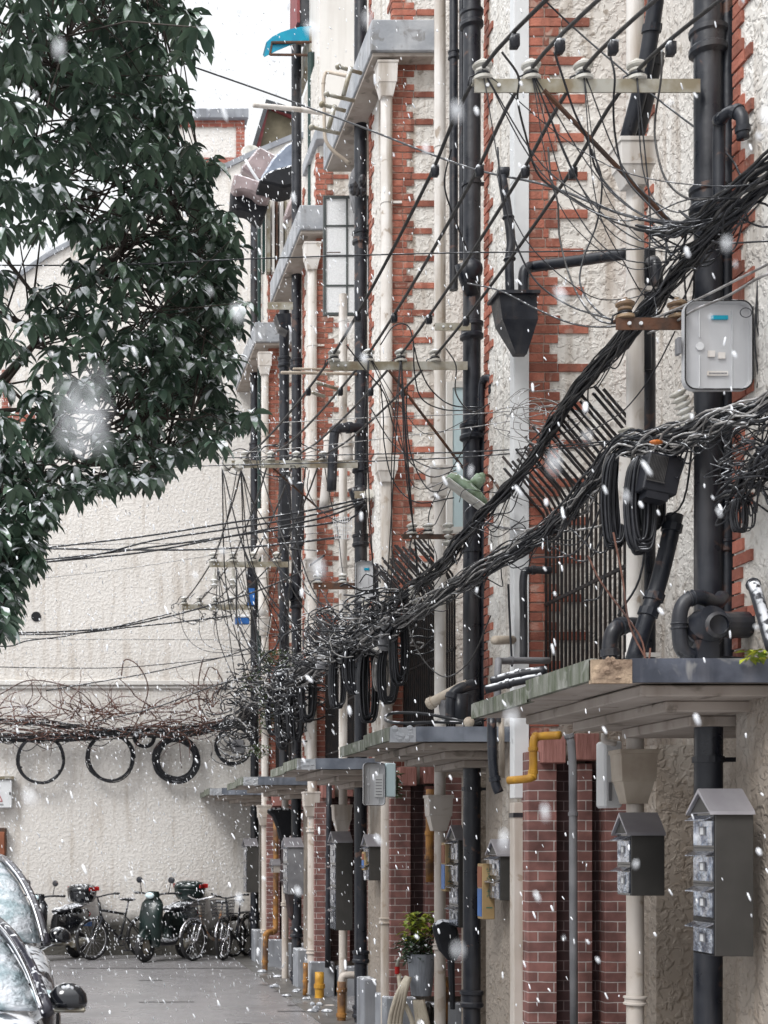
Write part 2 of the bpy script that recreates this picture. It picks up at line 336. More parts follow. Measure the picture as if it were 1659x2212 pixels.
mb = MB(); c = P(78,1332,EY); mb.lathe([(.082,0),(.082,.012),(.07,.014)], Matrix.Translation(c+Vector((0,-.002,0))) @ Matrix.Rotation(R(90),4,'X'), 20)
mb.build('vent_hole', m_dkvoid, ew)
ch = thing('chimney_stack', 'square stuccoed stack framed in red brick with grey coping above the end wall', 'chimney', P(447,358,24.6))
CY = 24.7
MB().box(xx(352,CY), xx(528,CY), CY, CY+1.2, zz(420,CY), zz(262,CY)).build('body', m_endstucco, ch)
mb = MB()
for (a,b,c,d) in ((352,370,262,360),(510,528,262,360),(370.2,509.8,262,276),(370.2,509.8,342,360)):
    mb.box(xx(a,CY), xx(b,CY), CY-.03, CY-.002, zz(d,CY), zz(c,CY))
mb.build('brick_frame', bpy.data.materials['old_red_brick'], ch)
MB().box(xx(346,CY), xx(535,CY), CY-.12, CY+1.3, zz(262,CY)+.002, zz(241,CY)).build('coping', m_conc, ch, bevel=.01)

# ------------------------------------------------------------------ houses
XO, XI = 3.25, 4.01
ORD = ['nearest', 'second nearest', 'third', 'fourth', 'farthest']
NEAR = [5.89+4*k for k in range(5)]
CAN = [6.45, 10.3, 14.25, 18.3, 22.25]
TOPZ = [13, 13, 13, 11.6, 11.6]
hl = ['terraced house nearest the camera, with a broken canopy corner and a round fan',
      'terraced house with white trunking and a large black gutter box at its corner',
      'terraced house with the big grey balcony slab at the top centre',
      'terraced house with a plain attic wall under the blue awning',
      'last terraced house, touching the cream end wall']
houses = []
def quoin(mb, kind, y0, z0, z1, x0=XO, seed=0, sgn=1, w0=0, y1=None):
    pat = [.40, .205, .135, .20] if kind == 'front' else [.19, .10, .06, .09]; z = z0; i = seed
    while z < z1:
        w = pat[i % 4]*rnd(.93, 1.07); h = .0535
        xs = [0, w] if w < .1 else ([0, w*(.5 if i % 2 else .68), w] if w < .3 else [0, .5*w+rnd(-.02,.02), w])
        for a, b in zip(xs, xs[1:]):
            t = rnd(0, 1); d = rnd(.010, .016); a2 = a+.009*(a > 0)
            if kind == 'front': mb.box(x0+a2, x0+b, y0-d, y0+.03, z, z+h*rnd(.95,1.05), tint=t)
            else:
                ya, yb = (y0+a2, y0+b) if sgn > 0 else (y0-b, y0-a2)
                mb.box(x0-d, x0+.03, ya, yb, z, z+h*rnd(.95,1.05), tint=t)
        z += .0655; i += 1
for k in range(5):
    a = NEAR[k]; b = a+1.01; c = NEAR[k]+4.0 if k < 4 else EY+.2
    h = thing('terraced_house', hl[k], 'house', (XO, a, 0), 'row of terraced houses along the right of the alley'); houses.append(h)
    T = TOPZ[k]
    mb = MB(); mb.box(XO, 5.2, a, b, -.02, T); mb.box(XI, 5.2, b, c, -.02, T-.003)
    mb.build('wall', m_stucco, h)
    zt = min(T, [12, 10.6, 10.6, 10.35, 10.9][k])
    for q in (('front', a, 2.55, zt, XO-.012, 1), ('side', b+.011, 2.55, zt, XO, 2, -1), ('side', a+.0, 2.55, zt, XO, 3, 1), ('side', a-.03, 2.9, zt, XI, 1, -1)):
        mb = MB(); quoin(mb, *q); mb.build('quoin', m_quoin, h)
    # brick backing strip of mortar
    mb = MB(); mb.box(XO-.004, XO+.13, a-.005, a+.02, 2.55, zt)
    mb.build('mortar_bed', m_mortar, h)
    # lower brick front of the pier
    for q in ((3.19, 3.385, a-.14, a-.001, .42, 2.5), (3.53, 3.625, a-.14, a-.001, .42, 2.42), (3.71, XI-.002, a-.14, a-.001, .42, 2.5)): MB().box(*q).build('brick_pier', m_brick, h, bevel=.004)
    for q in ((3.387, 3.528, a-.03, a-.001, .42, 2.44), (3.627, 3.708, a-.03, a-.001, .42, 2.44)): MB().box(*q).build('shade_toned_panel', m_brickshade, h)  # slots between the piers, their shade painted as a darker brick colour
    for q in ((3.27, 3.43, a-.19, a-.02, 2.42, 2.60), (3.50, 3.655, a-.19, a-.02, 2.44, 2.62)): MB().box(*q).build('brick_cap', m_pink, h, bevel=.006)
    for q in ((3.13, 3.42, a-.22, a+.25, -.02, .42), (3.46, 3.9, a-.2, a, -.02, .36), (3.12, 3.3, b-.28, b+.05, -.02, .5)): MB().box(*q).build('plinth', m_conc, h, bevel=.012)
    mb = MB(); mb.box(3.76, XI-.001, a-.85 if k else a-.9, a-.52, -.02, 2.5); mb.build('door_jamb', m_stucco, h)
    # canopy: two slabs on stepped corbels
    y0 = CAN[k]; x0 = 2.40; zt = 2.70
    ca = MB(); ca.box(x0+.02, XI-.002, y0+.02, y0+.89, zt-.085, zt-.004); ca.box(x0+.02, XI-.002, y0+.90, y0+1.9, zt-.092, zt-.016)
    cn = ca.build('canopy', m_soffit, h)
    e = MB(); e.box(x0+.17, XI-.004, y0-.012, y0+.018, zt-.095, zt+.012); e.build('canopy_front', m_blueband if k == 0 else m_bluegrey, cn)
    e = MB(); e.box(x0-.012, x0+.018, y0+.0, y0+.885, zt-.085, zt+.012); e.box(x0+.01, x0+.04, y0+.905, y0+1.92, zt-.095, zt-.012)
    e.prism([(x0+.01,y0+.9,zt-.095),(x0+.01,y0+.904,zt-.012),(x0+.13,y0+.904,zt-.012),(x0+.13,y0+.904,zt-.06)],(0,.03,0))
    e.box(x0+.019, XI-.004, y0+.02, y0+.88, zt-.002, zt+.008); e.box(x0+.019, XI-.004, y0+.91, y0+1.92, zt-.014, zt-.006)
    e.build('canopy_edge', m_moss, cn)
    e = MB(); e.box(x0-.012, x0+.168, y0-.018, y0+.016, zt-.10, zt+.006)
    for i in range(9): e.ball((x0+rnd(.0,.14), y0-.008, zt-.09+rnd(0,.09)), (rnd(.015,.04), .018, rnd(.01,.03)), 6, 4)
    e.build('broken_corner', m_rubble if k == 0 else m_slab, cn)
    for j in range(1, 4):
        e = MB().box(x0+.20*j+.06, XI-.01*j, y0+.20*j-.08, y0+1.9-.18*j, zt-.092-.052*j, zt-.092-.052*(j-1)-.001)
        e.build('corbel', m_soffit, cn, bevel=.006)
    # balcony slab high up
    if k >= 1:
        y0 = NEAR[k]-.19; zt = 9.68
        s_ = MB(); s_.box(3.0, 3.62, y0, y0+2.45, zt-.30, zt); sl = s_.build('balcony_slab', m_slab, h, bevel=.01)
        MB().box(3.02, 3.60, y0+.03, y0+2.4, zt-.335, zt-.301).build('soffit', m_soffit, sl)
    if k == 0: pass
# attic wall on the fourth house and little cornices
h = houses[3]
MB().box(3.30, 5.2, 18.0, 18.75, 11.601, 14).build('attic_wall', m_plain, h)
MB().box(3.272, 3.9, 17.86, 17.889, 10.35, 11.6).build('attic_wall', m_plain, h)
MB().box(3.272, 3.9, 17.86, 18.0, 11.6, 13.9).build('attic_wall', m_plain, h)
MB().box(3.20, 3.75, 17.7, 18.7, 10.48, 10.64).build('cornice', m_slab, h, bevel=.01)
h = houses[2]
MB().box(3.20, 3.45, 15.2, 15.8, 9.95, 10.18).build('cornice', m_slab, h, bevel=.01)
# eave at the top of the fourth house
mb = MB(); mb.prism([Vector((3.18,18.76,12.47)),Vector((3.5,18.76,12.47)),Vector((3.5,18.76,13.6)),Vector((3.2,18.76,13.4))], (0,.5,0))
ev = mb.build('eave', m_tile, houses[3]); MB().box(3.14, 3.178, 18.74, 19.3, 12.5, 13.4).build('fascia', m_redpaint, ev)

# casement windows
def casement(label, u0, u1, v0, v1, Y, cols, rows, mf, mg, ang=0, fw=.035):
    w = (u1-u0)/F*Y; hgt = (v1-v0)/F*Y; o = P(u0, v1, Y)
    t = thing('casement_window', label, 'window', o)
    M_ = Matrix.Translation(o) @ Matrix.Rotation(R(ang), 4, 'Z')
    mb = MB(); mb.box(0,fw,-.02,.02,0,hgt,M_); mb.box(w-fw,w,-.02,.02,0,hgt,M_); mb.box(fw,w-fw,-.02,.02,0,fw,M_); mb.box(fw,w-fw,-.02,.02,hgt-fw,hgt,M_)
    for i in range(1, cols): x = w*i/cols; mb.box(x-.009,x+.009,-.017,.017,fw,hgt-fw,M_)
    for j in range(1, rows):
        z = hgt*j/rows
        for i in range(cols): mb.box(w*i/cols+(.0095 if i else fw), w*(i+1)/cols-(.0095 if i < cols-1 else fw), -.014,.014,z-.009,z+.009,M_)
    mb.build('frame', mf, t)
    for i in range(cols):
        for j in range(rows): MB().box(w*i/cols+.005, w*(i+1)/cols-.005, -.004, .004, hgt*j/rows+.005, hgt*(j+1)/rows-.005, M_).build('pane', mg, t)
    mb = MB(); mb.tube([M_ @ Vector((fw+.01,-.03,hgt*.52)), M_ @ Vector((fw+.16,-.035,hgt*.52))], .006, 6); mb.build('handle', m_rust, t)
    return t
casement('open steel casement of eight patterned white panes high on the facade', 698, 800, 424, 682, 16.4, 2, 4, m_wgreen, m_frost, 0, .03)
casement('tall white framed casement with pale blue glass behind the black pipe', 964, 1046, 826, 1152, 12.3, 1, 1, m_plain, m_glass, -6, .05)

# ------------------------------------------------------------------ pipes
def collar(mb, x, y, z, r, h=.1, k=1.35):
    mb.lathe([(r*1.02,z),(r*k,z+h*.12),(r*k,z+h*.3),(r*1.2,z+h*.4),(r*1.2,z+h*.75),(r*k,z+h*.82),(r*k,z+h),(r*1.02,z+h*1.08)], Matrix.Translation((x,y,0)), 18)
def vpipe(name, label, x, y, z0, z1, r, m, cols=(), brackets=(), cat='pipe', group=None, offs=0, parts=None, coup=None):
    t = thing(name, label, cat, (x, y, z0), group)
    n = max(2, int((z1-z0)/1.2)); pts = [(x+rnd(-1,1)*offs, y, z0+(z1-z0)*i/n) for i in range(n+1)]
    pts[0] = (x, y, z0); p = MB().tube(pts, r, 18).build('pipe', m, t, smooth=True); smooth_by(p)
    for z in cols:
        mb = MB(); collar(mb, x, y, z, r, r*2.0 if coup is None else coup); smooth_by(mb.build('coupling', m, t))
    for z in brackets:
        mb = MB(); mb.lathe([(r*1.12,z),(r*1.12,z+.03)], Matrix.Translation((x,y,0)), 16); mb.box(x+r*.5, x+r+.09, y-.012, y+.012, z+.004, z+.026)
        mb.build('bracket', m, t)
    return t
def hopper(t, x, y, z, m, w=.17, d=.15, hh=.16, fn=.12, r=.05, name='hopper'):
    mb = MB(); b = [(-w/2,-d/2),(w/2,-d/2),(w/2,d/2),(-w/2,d/2)]
    rings = [(z+hh, 1.0), (z, .92), (z-.0, .86), (z-fn, 2*r*1.15/w)]
    base = len(mb.v)
    for zr, s in rings:
        for q in b: mb.v.append((x+q[0]*s, y+q[1]*s, zr))
    for i in range(3):
        for j in range(4): j2 = (j+1) % 4; mb.face(base+(i+1)*4+j, base+(i+1)*4+j2, base+i*4+j2, base+i*4+j)
    mb.face(base, base+1, base+2, base+3); mb.face(base+12, base+15, base+14, base+13)
    mb.box(x-w/2-.006, x+w/2+.006, y-d/2-.006, y+d/2+.006, z+hh-.02, z+hh+.004)
    return mb.build(name, m, t, bevel=.004)
XP = 3.185
bl = ['thick black iron soil pipe behind the open white box', 'thick black iron soil pipe beside the mossy street lamp',
      'thick black iron soil pipe crossing the patterned casement', 'thick black soil pipe rising free above the roof', 'thick black soil pipe in the corner by the end wall']
for k in range(5):
    y = 7.05+4*k; top = [9, 13, zz(268,15.05) if 0 else 12.9, 12.35, 12.0][k]
    if k == 2: top = 12.9
    t = vpipe('soil_pipe', bl[k], XP, y, -.01, top, .066, m_black, cols=[c for c in (.05,.62,4.95,5.72,8.1) if c < top], brackets=(2.28,4.1,6.9), group='thick black soil pipes', offs=.003)
    if k in (0,1,2):  # inspection branch
        z = [8.35-2.0, 6.18, 5.45][k]
        mb = MB(); mb.tube([(XP,y-.02,z-.12),(XP-.06,y-.06,z),(XP-.10,y-.09,z+.10)], .055, 12); mb.ball((XP-.02,y-.07,z+.05), .085, 12, 8); mb.torus((XP-.05,y-.1,z+.03),(0,1,.3),.05,.015,14,6)
        mb.build('inspection_branch', m_black, t, smooth=True)
for k, (dx, dy, z0, z1, lab) in enumerate([(.085,0,2.7,6.0,'slim black pipe clipped beside the thick pipe behind the open white box'),
                           (.09,.0,2.7,5.2,'slim black pipe clipped beside the thick pipe at the street lamp')]):
    vpipe('waste_pipe', lab, XP+dx, 7.03+4*k, z0, z1, .03, m_black, cols=(3.3,), brackets=(4.0,))
vpipe('waste_pipe', 'slim black pipe left of the thick pipe near the top centre', xx(980,11.3), 11.3, 6.2, 13, .033, m_black, cols=(8.0,), brackets=(9,))
vpipe('waste_pipe', 'slimmest black pipe between two others near the top centre', xx(998,11.2), 11.2, 6.4, 13, .022, m_black, brackets=(9.4,))
vpipe('waste_pipe', 'black pipe hanging beside the white hopper pipe in front of the red quoins', xx(1399,8.1), 8.1, 2.7, 5.2, .042, m_black, cols=(4.9,), brackets=(4.0,))
vpipe('waste_pipe', 'second black pipe left of the free standing roof pipe', xx(614,19.9), 19.9, 2.7, zz(668,19.9), .07, m_black, cols=(4,6,8.4), brackets=(5,))
vpipe('waste_pipe', 'thin dark green pipe in the corner of the end wall', xx(560,22.6), 22.6, 4, zz(470,22.6), .03, m_dkgreen)
vpipe('waste_pipe', 'green corner pipe running down the attic wall under the blue awning', xx(672,18.4), 18.4, 9.9, zz(115,18.4), .045, m_dkgreen)
wl = ['white rainwater pipe with hopper in front of the nearest red quoins', 'white rainwater pipe with hopper left of the pale blue window',
      'white rainwater pipe crossing the quoins under the patterned casement', 'white rainwater pipe half hidden behind the far black pipes']
for k in range(4):
    y = 7.9+4*k; x = 3.17; ty = [10, 13, 7.9, 7][k]
    t = vpipe('rainwater_pipe', wl[k], x, y, -.01, ty, .046, m_white, cols=(1.0,), brackets=(2.9, 4.9, 7.6), group='white rainwater pipes', coup=.05)
    if k < 2: hopper(t, x-.02, y-.03, [5.55, 4.82][k], m_white, .20 if k == 0 else .18, .16, .14, .1)
    hopper(t, x-.02, y-.03, [2.22, 2.1, 2.12, 2.1][k], m_white if k else m_tan, .2, .16, .17, .12)
pl = ['flat white cable trunking on the corner of the second house', 'white pipe with two hoppers under the big grey slab', 'white pipe with hopper under the middle grey slab', 'white pipe with hopper under the farthest grey slab']
o = vpipe('rainwater_pipe', pl[1], 3.18, 13.86, -.01, 9.1, .055, m_white, cols=(1.1,3.2), brackets=(3.6,6.1,8.0), group='white corner pipes under the grey slabs', coup=.06); hopper(o, 3.17, 13.83, 9.12, m_white, .19,.16,.2,.12); hopper(o,3.17,13.83,5.42,m_white,.2,.17,.14,.1)
o = vpipe('rainwater_pipe', pl[2], 3.18, 17.86, -.01, 9.0, .058, m_white, cols=(.5,2.0), brackets=(3.6,6.1,8.0), group='white corner pipes under the grey slabs', coup=.06); hopper(o, 3.17, 17.83, 9.05, m_white, .2,.16,.2,.12); hopper(o,3.17,17.83,5.2,m_white,.2,.17,.16,.1); hopper(o,3.16,17.83,2.32,m_white,.2,.17,.18,.12)
o = vpipe('rainwater_pipe', pl[3], 3.18, 21.86, -.01, 9.0, .055, m_white, cols=(.5,), brackets=(3.6,6.1,8.0), group='white corner pipes under the grey slabs', coup=.06); hopper(o, 3.17, 21.83, 9.05, m_white, .2,.16,.2,.12); hopper(o,3.16,21.83,5.1,m_white,.2,.17,.16,.1); hopper(o,3.16,21.83,2.25,m_white,.2,.17,.18,.12)
t = thing('cable_trunking', pl[0], 'trunking', (3.17, 9.9, 0))
for z0, z1 in ((-.01,2.16),(2.19,6.4),(6.402,9.3),(9.303,13)):
    MB().box(3.13, 3.235, 9.86, 9.95, z0, z1).build('cover', m_white2 if z0 > 2 else m_white, t, bevel=.004)
MB().box(3.125, 3.24, 9.855, 9.955, 2.06, 2.09).build('strap', m_black, t)
# black rainwater box on the trunking
t = thing('gutter_box', 'large black tapered rainwater box with two pipes entering it', 'gutter box', P(1110,765,9.6))
Y = 9.62; mb = MB(); c = P(1108, 700, Y)
ring = [(645, 42, .11), (648, 40, .10), (700, 38, .09), (768, 12, .035)]; base = 0
for v, hw, d in ring:
    x = xx(1108 + (v-645)*.12, Y); w = hw/F*Y
    mb.v += [(x-w, Y-d, zz(v,Y)), (x+w, Y-d, zz(v,Y)), (x+w, Y+d*.8, zz(v,Y)), (x-w, Y+d*.8, zz(v,Y))]
for i in range(3):
    for j in range(4): j2 = (j+1) % 4; mb.face((i+1)*4+j, (i+1)*4+j2, i*4+j2, i*4+j)
mb.face(0,1,2,3); mb.face(12,15,14,13); mb.box(c.x-.142, c.x+.142, Y-.125, Y+.1, zz(648,Y), zz(641,Y)); mb.build('box', m_black, t)
mb = MB(); mb.tube(catmull([P(1131,648,Y),P(1131,596,Y),P(1138,580,Y),P(1160,575,Y),P(1250,563,Y-.3),P(1352,548,8.9)],4), .036, 12); mb.torus(P(1180,572,Y-.05),(1,-.3,0),.036,.008,12,6); mb.build('inlet_pipe', m_black, t, smooth=True)
mb = MB(); mb.tube(catmull([P(1102,648,Y),P(1100,560,Y),P(1104,520,Y),P(1094,440,Y),P(1084,380,Y)],3), [.03]*12+[.03], 12); mb.torus(P(1101,560,Y),(0,0,1),.033,.009,12,6); mb.torus(P(1098,470,Y),(0,0,1),.033,.008,12,6); mb.tube([P(1076,372,Y),P(1098,372,Y)],.035,8); mb.build('inlet_pipe', m_black, t, smooth=True)
# slanted black pipes into the first hopper
def pipeobj(name, label, pts, r, m, cat='pipe', n=5, sides=12, joints=(), group=None, jm=None):
    t = thing(name, label, cat, Vector(pts[-1]), group)
    pc = catmull(pts, n); MB().tube(pc, r, sides).build('pipe', m, t, smooth=True)
    for f in joints:
        i = min(len(pc)-2, max(1, int(f*(len(pc)-1)))); d = (pc[i+1]-pc[i-1]).normalized()
        mb = MB(); mb.tube([pc[i]-d*r*.5, pc[i]-d*r*.45, pc[i]+d*r*.45, pc[i]+d*r*.5], [r*1.05, r*1.22, r*1.22, r*1.05], sides); mb.build('coupling', jm or m, t, smooth=False)
    return t
pipeobj('waste_pipe', 'thick slanting black pipe dropping into the nearest white hopper', [P(1425,-60,7.6),P(1395,140,7.7),P(1352,312,7.85)], .042, m_black, joints=(.35,))
pipeobj('waste_pipe', 'second slanting black pipe close behind the first at the nearest white hopper', [P(1422,115,7.75),P(1398,220,7.8),P(1374,312,7.9)], .034, m_black, joints=(.1,.3))
pipeobj('waste_pipe', 'black pipe bending out of the wall beside the upper cable bundle', [P(1395,800,8.0),P(1395,600,8.0),P(1403,570,8.0),P(1415,570,7.9),P(1420,620,7.9)], .033, m_black, joints=(.5,))
pipeobj('conduit', 'black swan neck conduit above the open white box with wires leaving it', [P(1553,520,6.85),P(1553,290,6.85),P(1560,255,6.8),P(1583,240,6.75),P(1602,252,6.7),P(1605,300,6.7)], .028, m_black, 'conduit', joints=(.35,.7,.95))
pipeobj('conduit', 'small black swan neck conduit beside the pale blue window', [P(1040,930,10.9),P(1040,840,10.9),P(1048,818,10.85),P(1061,820,10.8),P(1064,850,10.8)], .026, m_black, 'conduit', joints=(.45,.95))
pipeobj('waste_pipe', 'slanting black pipe with a wide head crossing the nearest stucco wall', [P(1458,1112,7.3),P(1425,1250,7.3),P(1395,1340,7.3),P(1368,1428,7.3)], .042, m_black, joints=(.05,.5,.62))
pipeobj('waste_pipe', 'black elbow pipe standing on the nearest canopy by the grille', [P(1318,1428,7.5),P(1318,1385,7.5),P(1330,1358,7.5),P(1360,1350,7.55),P(1385,1352,7.6)], .040, m_black, joints=(.12,.6))
pipeobj('waste_pipe', 'black pipe elbow descending past the left edge of the bar grille', [P(1190,1232,9.6),P(1145,1232,9.6),P(1131,1245,9.6),P(1131,1330,9.6),P(1131,1430,9.6)], .026, m_black, joints=(.2,))
pipeobj('waste_pipe', 'grey elbow pipe standing on the second canopy', [P(1185,1427,9.4),P(1090,1428,9.2),P(1076,1440,9.1),P(1076,1560,9.1)], .022, m_grey, joints=(.3,.9))
pipeobj('waste_pipe', 'short black lagged pipe lying on the nearest canopy, upper of two', [P(1180,1448,8.9),P(1120,1457,9.0),P(1062,1472,9.1)], .030, m_blacksnow, joints=(.5,))
pipeobj('waste_pipe', 'short black lagged pipe lying on the nearest canopy, lower of two', [P(1170,1462,8.8),P(1110,1474,8.9),P(1050,1490,9.0)], .026, m_blacksnow, joints=(.6,))
pipeobj('waste_pipe', 'sloping cream pipe lying over the second canopy', [P(925,1522,11.0),P(960,1503,10.9),P(1010,1478,10.8)], .040, m_tan, joints=(.05,))
pipeobj('waste_pipe', 'black hooked pipe beside the round fan duct on the second canopy', [P(1030,1475,10.8),P(990,1490,10.8),P(975,1510,10.8),P(973,1560,10.8)], .042, m_black, joints=(.6,))
pipeobj('waste_pipe', 'snow covered black pipe entering at the right edge above the canopy', [P(1668,1400,6.1),P(1648,1330,6.2),P(1630,1270,6.3),P(1625,1262,6.5)], .026, m_blacksnow, joints=(.8,))
pipeobj('waste_pipe', 'white elbow pipe crossing in front of the middle house', [P(752,1000,15.4),P(748,940,15.4),P(730,925,15.4),P(712,950,15.4),P(708,1010,15.4),P(700,1100,15.4)], .055, m_white, joints=(.15,.6))
pipeobj('waste_pipe', 'black elbow pipe joined to the thick pipe of the middle house', [P(790,925,15.0),P(735,925,14.9),P(722,940,14.9),P(716,1060,14.9)], .05, m_black, joints=(.2,.6))
pipeobj('waste_pipe', 'white swan neck pipe in the far corner by the end wall', [P(566,1100,21.7),P(566,1180,21.7),P(556,1195,21.6),P(548,1215,21.6),P(566,1245,21.6),P(568,1330,21.6)], .07, m_white, joints=(.2,.8))
pipeobj('waste_pipe', 'short cream stub pipe poking out of the wall below the bundle', [P(1122,1382,9.95),P(1068,1383,9.7)], .03, m_tan, n=1)
pipeobj('conduit', 'thin white water pipe bent down across the attic wall', [P(768,168,14.9),P(735,161,15),P(708,156,15.2),P(701,164,15.2),P(698,192,15.2),P(700,225,15.2),P(701,285,15.2),P(706,308,15.2),P(722,328,15.2),P(756,354,15.2)], .018, m_tan, 'conduit', joints=(.4,))
pipeobj('drying_pole', 'long white drying pole sticking out from the facade near the sky', [P(548,227,17),P(640,236,17.2),P(732,249,17.4)], .028, m_white, 'pole', n=2)
pipeobj('drying_pole', 'pale drying pole with a blue end, lower of the pair in front of red quoins', [P(608,805,14.6),P(680,806,14.8),P(770,808,15.0)], .016, m_tan, 'pole', n=2)
pipeobj('drying_pole', 'pale drying pole, upper of the pair in front of red quoins', [P(634,797,14.8),P(700,798,15.0),P(770,799,15.2)], .014, m_tan, 'pole', n=2)
for (a, b, c, d, w) in ((684,826,735,842,'upper of two stubby'),(675,848,700,856,'lower of two stubby')):
    pipeobj('drying_bracket', w+' metal poles with ball ends beside the patterned casement pipe', [P(a,b,15.6),P(c,d,15.8)], .018, m_galv, 'bracket', n=1)
# racks by the big slab
for (pts, lab) in (([(756,105,15),(748,160,15),(740,200,15)], 'upper'), ([(735,262,15.6),(726,300,15.6),(718,342,15.7)], 'lower')):
    t = thing('drying_bracket', lab+' metal drying bracket with ball ended arms beside the grey slab', 'bracket', P(*pts[-1]) if 0 else P(pts[-1][0], pts[-1][1], pts[-1][2]))
    off = 190 if lab == 'upper' else 0
    p0 = P(758, 146, 13.6) if lab == 'upper' else P(723, 228, 13.6); p1 = P(742, 206, 13.6) if lab == 'upper' else P(710, 277, 13.6)
    mb = MB(); mb.tube([p0, p1], .022, 8); mb.build('upright', m_galv, t, smooth=True)
    for q, s in ((p0, -.12), (p1, -.16)):
        mb = MB(); mb.tube([q+Vector((s,0,.01)), q+Vector((.12,.1,0))], .018, 8); mb.ball(q+Vector((s,0,.01)), .03); mb.build('arm', m_galv, t, smooth=True)

# ------------------------------------------------------------------ crossarms and insulators
def insulator(mb, c, s=1.0, axis=None):
    pr = [(.030,0),(.047,.004),(.047,.018),(.028,.026),(.026,.040),(.036,.046),(.036,.056),(.024,.062),(.046,.070),(.048,.080),(.030,.094),(.012,.098),(.012,.108)]
    M_ = Matrix.Translation(c) @ (axis or Matrix.Identity(4)); mb.lathe([(r*s, z*s) for r, z in pr], M_, 16)
def crossarm(label, u0, u1, v0, v1, Y, ins, m=m_galv, s=1.0, vi=None, brace=None, mi=m_porc, group='crossarms carrying insulators'):
    z0, z1 = zz(v1, Y), zz(v0, Y); x0, x1 = xx(u0, Y), xx(u1, Y)
    t = thing('crossarm', label, 'crossarm', (x1, Y, z0), group)
    mb = MB(); mb.box(x0, x1, Y-.025, Y-.017, z0, z1); mb.box(x0, x1, Y-.0165, Y+.03, z1-.008, z1); mb.build('bar', m, t)
    mb = MB()
    for i in (0, 1): mb.lathe([(.009,0),(.009,.008)], Matrix.Translation((x0+.06+i*.055, Y-.026, (z0+z1)/2)) @ Matrix.Rotation(R(90),4,'X'), 8)
    mb.build('bolt', m_white2, t)
    for u in ins:
        mb = MB(); c = Vector((xx(u, Y), Y, z1)); insulator(mb, c, s); ob = mb.build('insulator', mi, t, smooth=True); smooth_by(ob, 50)
        mb = MB(); mb.torus(c+Vector((0,0,.033*s)), (0,0,1), .030*s, .006, 14, 6); mb.tube([c+Vector((-.03*s,0,.033*s)), c+Vector((-.07*s,-.02,.01)), c+Vector((-.075*s,-.02,-.03))], .005, 5)
        mb.build('tie_wire', m_wire, ob, smooth=True)
    if brace:
        mb = MB(); mb.tube([P(*brace[0]), P(*brace[1])], .011, 6); mb.build('brace', m_rust if m is m_galv else m, t)
    return t
crossarm('nearest steel crossarm with four white insulators at upper right', 1022, 1508, 176, 205, 6.98, (1042,1147,1260,1375), brace=((1175,195,6.95),(1478,512,7.2)))
crossarm('second steel crossarm with four insulators in front of the middle quoins', 712, 1008, 783, 801, 10.98, (722,796,866,940), brace=((840,800,10.9),(1015,1030,11.2)))
crossarm('third steel crossarm crowded with wires near the end wall corner', 490, 772, 996, 1012, 14.98, (530,585,640,697), brace=((590,1012,15),(690,1100,15.3)))
crossarm('fourth, short crossarm with insulators above and below in front of the end wall', 452, 622, 1214, 1226, 19.0, (462,504,547,598), s=1.3)
crossarm('farthest crossarm, in front of the cream wall above the blue meter', 392, 545, 1306, 1318, 22.9, (398,431,466,498), s=1.3)
crossarm('rusty timber crossarm left of the open white box', 1327, 1478, 690, 716, 6.9, (1350,1462), m=m_rust, s=.95, mi=mat('brown_porcelain',(.34,.24,.15),(.2,.13,.08),12,.35,snow=.3))
crossarm('dark rusty crossarm in front of the middle quoins near the small white box', 676, 765, 1260, 1274, 14.6, (686,740), m=m_rust, s=1.0)
crossarm('rusty crossarm above the second bar grille', 868, 1010, 1155, 1166, 11.3, (890,925), m=m_rust, s=.9)
crossarm('short perforated steel bracket on the thick black pipe at centre', 938, 1015, 700, 716, 10.9, (), s=1)
crossarm('short perforated steel bracket under the middle grey slab', 578, 632, 654, 670, 18.6, (), s=1)
crossarm('slim bracket with white reel insulator right of the middle black pipe', 765, 815, 1062, 1078, 14.8, ())
for (u, v, Y, lab) in ((795,1070,14.7,'round white reel insulator where the heavy black cables end'),(490,1005,14.95,'white reel insulator at the tip of the third crossarm, left one'),(516,1005,14.95,'white reel insulator at the tip of the third crossarm, right one')):
    mb = MB(); c = P(u, v, Y); mb.lathe([(.008,-.05),(.05,-.045),(.05,-.02),(.03,-.01),(.03,.01),(.05,.02),(.05,.045),(.008,.05)], Matrix.Translation(c) @ Matrix.Rotation(R(80),4,'X'), 16)
    if u > 700: pass
    tag(smooth_by(mb.build('reel_insulator', m_porc), 50), lab, 'insulator')
for (u, v, Y) in ((463,1228,19.0),(504,1228,19.0)):
    mb = MB(); c = P(u, v, Y); c.z -= .22
    mb.tube([c+Vector((0,0,.22)), c+Vector((0,0,.1))], .02, 6); mb.lathe([(.01,-.05),(.03,-.02),(.055,0),(.03,.02),(.055,.05),(.06,.06),(.03,.08),(.03,.12)], Matrix.Translation(c), 12)
    tag(smooth_by(mb.build('pin_insulator', m_porc), 50), 'small ribbed insulator hanging under the fourth crossarm, '+('left one' if u < 480 else 'right one'), 'insulator')
